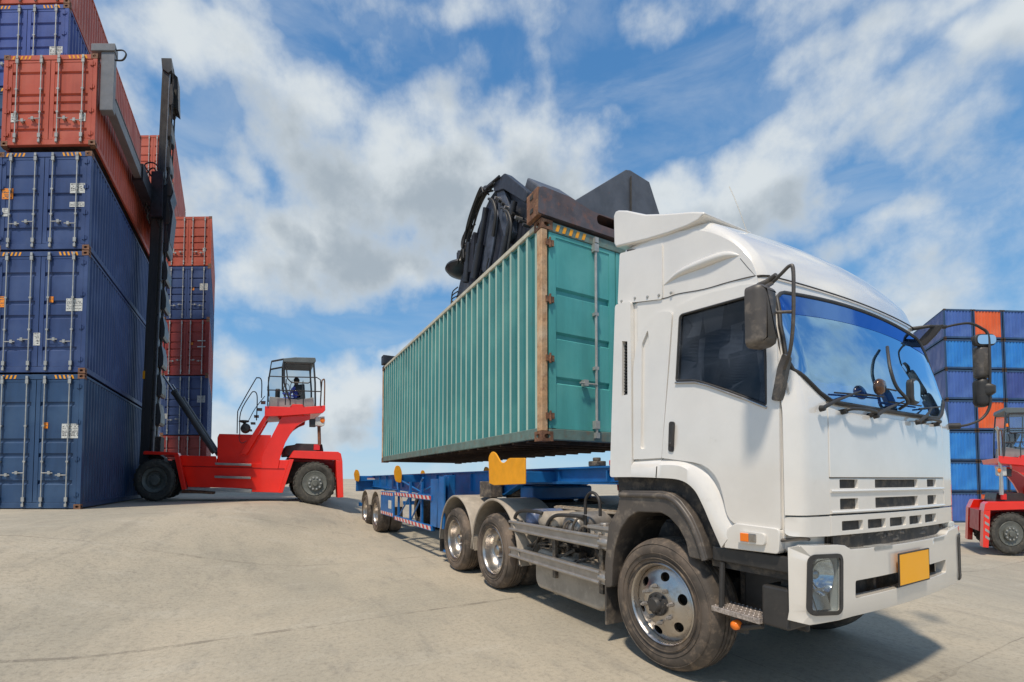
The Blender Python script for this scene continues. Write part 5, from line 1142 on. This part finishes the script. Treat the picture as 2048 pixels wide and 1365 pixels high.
    if mirror:
        mb = MB(); mb.tube([Q(1362, 740, .30), Q(1362, 730, .30), Q(1368, 290, .30), Q(1385, 262, .30)], .065, 12); mb.build('tall_exhaust', mat('bright_exhaust', (.6, .6, .58), .35, metal=.8), root, smooth=60)
        mb = MB(); a = q(1290, 255); mb.cyl((a[0], .5, a[1]-.5), (a[0], .5, a[1]), .012, n=6); mb.build('beacon_stalk', M_mast, root)
        mb = MB(); mb.lathe([(0, .12), (.05, .11), (.065, .05), (.07, 0)], (a[0], .5, a[1]), 'z', 14); mb.build('beacon', M_amber, root, smooth=60)
    pr('control_box', [(1325, 545), (1388, 540), (1390, 600), (1375, 608), (1325, 605)], .26, .5, M_placard); pr('lamp_bracket', [(1285, 560), (1320, 555), (1330, 612), (1288, 612)], .3, .5, M_black)
    mb = MB(); a = q(1374, 568); mb.lathe([(0, -.03), (.07, -.02), (.08, 0)], (a[0], .26, a[1]), 'y', 16); mb.build('orange_lamp', M_amber, root, smooth=50)
    pr('engine_label', [(1322, 735), (1365, 735), (1366, 775), (1322, 775)], .38, .42, M_redlens)
    pr('rear_fender', [(1148, 836), (1176, 786), (1480, 788), (1500, 800), (1512, 850), (1480, 846)], .0, .55); pr('rear_fender', [(1148, 836), (1176, 786), (1480, 788), (1512, 850)], WT-.55, WT)
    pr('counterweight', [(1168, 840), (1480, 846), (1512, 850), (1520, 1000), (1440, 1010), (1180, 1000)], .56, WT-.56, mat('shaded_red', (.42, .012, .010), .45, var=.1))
    pr('rear_guard', [(1466, 846), (1512, 850), (1527, 1098), (1488, 1102)], .0, .36); pr('rear_guard', [(1466, 846), (1512, 850), (1527, 1098), (1488, 1102)], WT-.36, WT)
    pr('fender_leg', [(1148, 846), (1180, 846), (1112, 1075), (1088, 1078)], .02, .30)
    if mirror:
        for k in range(4): 
            mb = MB(); o_ = k*48; mb.add([Q(x, y+o_, -.003) for x, y in ((1478, 890), (1508, 870), (1509, 888), (1479, 908))], [(0, 1, 2, 3)]); mb.build('warning_stripe', M_steel, root)
    # wheels
    rw = 147*K
    for (cx_, cy_, kind) in ((232, 1006, 'f'), (1328, 1006, 'r')):
        for y0, sg in ((.02, 1), (WT-.02, -1)):
            a = q(cx_, cy_); w_ = empty('wheel', (0, 0, 0)); w_.parent = root; w_['label'] = ''; del w_['label']
            mb = MB(); T = .46
            mb.lathe([(rw*r_, sg*t_) for r_, t_ in ((.58, .04), (.62, .0), (.80, -.03), (.92, .0), (.975, .05), (.975, T-.05), (.9, T), (.6, T))], (a[0], y0, a[1]), 'y', 56)
            nl = 26
            for k in range(nl):
                th_ = k*2*math.pi/nl
                for (t0, t1, off) in ((.0, .21, 0), (.25, T, .5)):
                    th2 = th_+off*2*math.pi/nl
                    def pt(r_, ang, t_): return (a[0]+r_*rw*math.cos(ang), y0+sg*t_, a[1]+r_*rw*math.sin(ang))
                    d_ = .075
                    mb.add([pt(.965, th2-d_, t0), pt(.965, th2+d_, t0), pt(1.0, th2+d_*.8, t0+.015), pt(1.0, th2-d_*.8, t0+.015), pt(.965, th2-d_, t1), pt(.965, th2+d_, t1), pt(1.0, th2+d_*.8, t1-.015), pt(1.0, th2-d_*.8, t1-.015)],
                        [(0, 1, 2, 3), (4, 7, 6, 5), (0, 4, 5, 1), (1, 5, 6, 2), (2, 6, 7, 3), (3, 7, 4, 0)])
            mb.build('tyre', M_rubber2, w_, smooth=35)
            mb = MB()
            if kind == 'f': mb.lathe([(rw*r_, sg*t_) for r_, t_ in ((.60, .03), (.58, .0), (.52, .03), (.44, .05), (.38, .14), (.26, .16), (.25, .05), (.22, .03), (0, .03))], (a[0], y0, a[1]), 'y', 40)
            else: mb.lathe([(rw*r_, sg*t_) for r_, t_ in ((.60, .03), (.56, .0), (.48, .02), (.36, .02), (.34, -.03), (.14, -.05), (.12, -.09), (0, -.09))], (a[0], y0, a[1]), 'y', 40)
            mb.build('rim', mat('grey_rim_paint', (.13, .135, .12), .55, var=.2, dirt=(.24, .22, .18), dirt_amt=.4, scale=6), w_, smooth=35)
            if kind == 'r':
                mb = MB()
                for k in range(10): an = k*math.pi/5; mb = MB(); mb.cyl((a[0]+.27*rw*math.cos(an), y0-sg*.03, a[1]+.27*rw*math.sin(an)), (a[0]+.27*rw*math.cos(an), y0-sg*.07, a[1]+.27*rw*math.sin(an)), .03, n=6); mb.build('wheel_nut', M_steel, w_)
    if not mast: SHEAR[0] = 0; return root, q
    # tilt cylinders
    for d in (.34, WT-.5):
        mb = MB(); mb.cyl(Q(245, 272, d), Q(325, 385, d), .035, n=12); mb.build('tilt_rod', M_chrome, root, smooth=60)
        mb = MB(); mb.cyl(Q(322, 378, d), Q(628, 808, d), .105, .095, n=16); mb.cyl(Q(322, 378, d), Q(332, 392, d), .12, n=16); mb.build('tilt_cylinder', M_mast, root, smooth=60)
    # mast: two stages, channels near and far
    TOPU, TOPI = -1110, -2010; MX[0] = -26
    WM = .95
    for d in (.30, WM-.25):
        mb = MB(); 
        for (xa, xb, da, db) in ((132, 150, 0, .30), (150, 196, 0, .05), (150, 196, .26, .30)): mb.box(*sorted((q(xa, 0)[0], q(xb, 0)[0])), d+da, d+db, q(0, 900)[1], q(0, TOPU)[1])
        mb.build('outer_mast', M_mast, root, bevel=.008)
        mb = MB()
        for (xa, xb, da, db) in ((158, 172, .06, .25), (172, 205, .06, .10), (172, 205, .21, .25)): mb.box(*sorted((q(xa, 0)[0], q(xb, 0)[0])), d+da, d+db, q(0, 780)[1], q(0, TOPI)[1])
        mb.build('inner_mast', M_mast, root, bevel=.008)
        mb = MB(); mb.cyl(Q(218, 830, d+.12), Q(212, TOPU, d+.12), .065, n=14); mb.cyl(Q(212, TOPU, d+.12), Q(208, TOPI+30, d+.12), .05, n=14)
        for y in (640, 530, 260, 60, -200, -420, -700): mb.cyl(Q(216, y, d+.12), Q(216, y+12, d+.12), .078, n=14)
        mb.build('lift_cylinder', mat('grey_cylinder', (.22, .22, .225), .3, metal=.5), root, smooth=50)
        mb = MB(); mb.tube([Q(246, TOPU+200, d+.1), Q(243, TOPI+120, d+.1)], .018, 6); mb.tube([Q(250, 300, d+.02), Q(240, TOPI+60, d+.02)], .014, 6); mb.build('mast_cable', M_black, root)
    k = 560
    while k > TOPI+120:
        big = k > TOPU; mb = MB(); xr = 268 if big else 248; x0 = 236 if big else 222
        mb.prism(poly([(x0, k+60), (x0, k-90), (x0+14, k-95), (xr, k-10), (xr, k+44), (xr-10, k+62)]), .30, WM, 'y'); mb.build('mast_cross_plate', M_mast, root, bevel=.01); k -= 205 if big else 230
    pr('mast_foot', [(128, 905), (128, 700), (270, 700), (270, 830), (300, 850), (300, 900)], .42, WM, M_dark)
    pr('mast_head', [(150, TOPI-20), (225, TOPI-20), (232, TOPI+70), (205, TOPI+90), (160, TOPI+60)], .30, WM, M_mast); pr('mast_head_plate', [(232, TOPI+50), (265, TOPI+80), (282, TOPI+330), (240, TOPI+300)], .5, .9, M_mast)
    # carriage with hoses at the junction of the stages
    pr('carriage', [(196, TOPU+20), (262, TOPU-20), (282, TOPU+60), (262, TOPU+120), (285, TOPU+200), (270, TOPU+420), (230, TOPU+420)], .34, WM, M_grey2)
    rr_ = random.Random(2)
    for k in range(7):
        y = TOPU+rr_.uniform(-60, 300); mb = MB(); mb.tube(smoothpath([Q(120, y, .3), Q(100+rr_.uniform(-25, 10), y-rr_.uniform(20, 120), .2), Q(140, y-rr_.uniform(60, 160), .28), Q(200, y+rr_.uniform(-60, 60), .28)], 5), .022, 6); mb.build('mast_hose', M_black, root, smooth=60)
    pr('mast_sticker', [(127, 243), (143, 243), (143, 300), (127, 300)], .285, .298, M_yellow)
    SHEAR[0] = 0; MX[0] = 0; return root, q
DF = 14.0; xo = (470-1024)/900*DF
KF = DF/900/3.412
XF, XR_ = xo+(232-785)*KF, xo+(1328-785)*KF
gA, gB = gz(XF, DF+.2), gz(XR_, DF+.2)
TILT = math.atan2(gA-gB, XR_-XF); zc = gA-(785-232)*KF*math.tan(TILT)
LT, qf = lift_truck('red lift truck with tall black mast and raised glass cab, beside the near left stack', (xo, DF, zc), 0, False, KF, tilt=TILT, shear=-.56)
LT['label'] = 'red lift truck with tall black mast, lifting an orange container beside the left stack'
# side-lift spreader arm clamped on the lifted container
sa = empty('side_spreader', (CX, CY, 0), 0, 'grey telescopic side spreader hooked along the lifted orange container', 'spreader')
ax = Vector(EYA); 
def along(s_, x, z): return (ax.x*s_+x+.10, ax.y*s_+.02+0*x, z)
zt = HELD[2]
def beam(name, s0, s1, x0, x1, z0, z1, m, bevel=.012):
    mb = MB(); mb.add([along(s, x, z) for s in (s0, s1) for x in (x0, x1) for z in (z0, z1)], [(0, 1, 3, 2), (4, 6, 7, 5), (0, 4, 5, 1), (2, 3, 7, 6), (0, 2, 6, 4), (1, 5, 7, 3)]); return mb.build(name, m, sa, bevel=bevel)
M_lgrey = mat('light_grey_paint', (.16, .165, .18), .45, var=.12, dirt=(.07, .06, .055), dirt_amt=.3, scale=4)
beam('arm_head', .02, .22, .02, .34, zt-1.35, zt+.10, M_lgrey); beam('arm_cap', -.02, .26, -.22, .36, zt+.10, zt+.28, M_lgrey)
beam('telescopic_arm', .22, 3.6, .12, .34, zt-1.25, zt-.95, M_lgrey); beam('telescopic_arm', 3.0, 8.2, .06, .40, zt-1.32, zt-.80, M_grey2)
beam('arm_flange', .22, 3.4, .10, .36, zt-.95, zt-.92, M_grey)
beam('carriage_frame', 4.2, 6.4, .36, .75, zt-1.8, zt-.3, M_grey2)
mb = MB(); c_ = along(.1, .36, zt+.1); mb.tube(smoothpath([(c_[0], c_[1], c_[2]+.1), (c_[0]+.16, c_[1], c_[2]+.10), (c_[0]+.24, c_[1], c_[2]-.0), (c_[0]+.16, c_[1], c_[2]-.14), (c_[0]-.02, c_[1], c_[2]-.15)], 6), .018, 6); mb.build('arm_hose', M_black, sa, smooth=60)
# right-hand machine
DR = 14.9; xr_ = (2018-1024)/900*DR; KR = (85/2/51.5/147)*(DR/17.5)*1.0
KR = (42.5*DR/900)/147
zr2 = 1.46-(1110-958)*DR/900
RT, qr = lift_truck('red lift truck with amber beacon and bright exhaust, cut off by the right edge', (xr_+KR*(1328-785), DR, zr2), 0, True, KR, mast=False, shear=.75)
# ================================================================== driver
def person(label, loc, rz, s=1.0):
    me = bpy.data.meshes.new('person')
    J = dict(pel=(0, 0, .0), ch=(0, .0, .28), sh=(.0, 0, .45), nk=(.02, 0, .55), hd=(.04, 0, .68), top=(.03, 0, .80),
        lsh=(0, .19, .43), lel=(.14, .24, .18), lwr=(.38, .16, .20), lha=(.45, .14, .23), rsh=(0, -.19, .43), rel=(.14, -.24, .18), rwr=(.38, -.16, .20), rha=(.45, -.14, .23),
        lhp=(.02, .10, -.02), lkn=(.42, .13, .04), lan=(.46, .13, -.36), lto=(.60, .13, -.40), rhp=(.02, -.10, -.02), rkn=(.42, -.13, .04), ran=(.46, -.13, -.36), rto=(.60, -.13, -.40))
    rad = dict(pel=.15, ch=.145, sh=.13, nk=.055, hd=.095, top=.07, lsh=.07, rsh=.07, lel=.045, rel=.045, lwr=.03, rwr=.03, lha=.04, rha=.04, lhp=.10, rhp=.10, lkn=.065, rkn=.065, lan=.045, ran=.045, lto=.04, rto=.04)
    E = [('pel', 'ch'), ('ch', 'sh'), ('sh', 'nk'), ('nk', 'hd'), ('hd', 'top'), ('sh', 'lsh'), ('lsh', 'lel'), ('lel', 'lwr'), ('lwr', 'lha'), ('sh', 'rsh'), ('rsh', 'rel'), ('rel', 'rwr'), ('rwr', 'rha'), ('pel', 'lhp'), ('lhp', 'lkn'), ('lkn', 'lan'), ('lan', 'lto'), ('pel', 'rhp'), ('rhp', 'rkn'), ('rkn', 'ran'), ('ran', 'rto')]
    ks = list(J); me.from_pydata([tuple(c*s for c in J[k]) for k in ks], [(ks.index(a), ks.index(b_)) for a, b_ in E], [])
    o = bpy.data.objects.new('person', me); COL.objects.link(o); o.location = loc; o.rotation_euler = (0, 0, rz)
    m = o.modifiers.new('skin', 'SKIN'); sv = me.skin_vertices if me.skin_vertices else None
    bm_ = __import__('bmesh').new(); bm_.from_mesh(me); lay = bm_.verts.layers.skin.verify(); bm_.verts.ensure_lookup_table()
    for i, k in enumerate(ks): bm_.verts[i][lay].radius = (rad[k]*s, rad[k]*s); bm_.verts[i][lay].use_root = (k == 'pel')
    bm_.to_mesh(me); bm_.free()
    ss = o.modifiers.new('sub', 'SUBSURF'); ss.levels = 1; ss.render_levels = 2
    mm_ = bpy.data.materials.new('person_skin_and_clothes'); mm_.use_nodes = True; t = mm_.node_tree; b = t.nodes['Principled BSDF']
    tc = N(t, 'ShaderNodeTexCoord'); sp_ = N(t, 'ShaderNodeSeparateXYZ'); t.links.new(tc.outputs['Object'], sp_.inputs[0])
    t.links.new(mixc(t, math_(t, 'GREATER_THAN', sp_.outputs[2], .53*s), mixc(t, math_(t, 'LESS_THAN', sp_.outputs[2], .03*s), (.09, .12, .55), (.04, .05, .10)), (.30, .16, .10)), b.inputs['Base Color']); b.inputs['Roughness'].default_value = .8
    me.materials.append(mm_); tag(o, label, 'person')
    mb = MB(); c_ = Vector((.02*s, 0, .70*s)); mb.lathe([(0, .13*s), (.06*s, .115*s), (.095*s, .06*s), (.105*s, .01*s), (.09*s, -.02*s)], tuple(c_), 'z', 16); mb.build('hair', M_hair, o, smooth=60)
    return o
a = qf(1190, 415)
person('person in blue shirt and dark trousers seated at the controls in the raised cab', (xo+a[0]+.12-.56, DF+1.0, zc+a[1]+.05-.02), math.pi, .92)
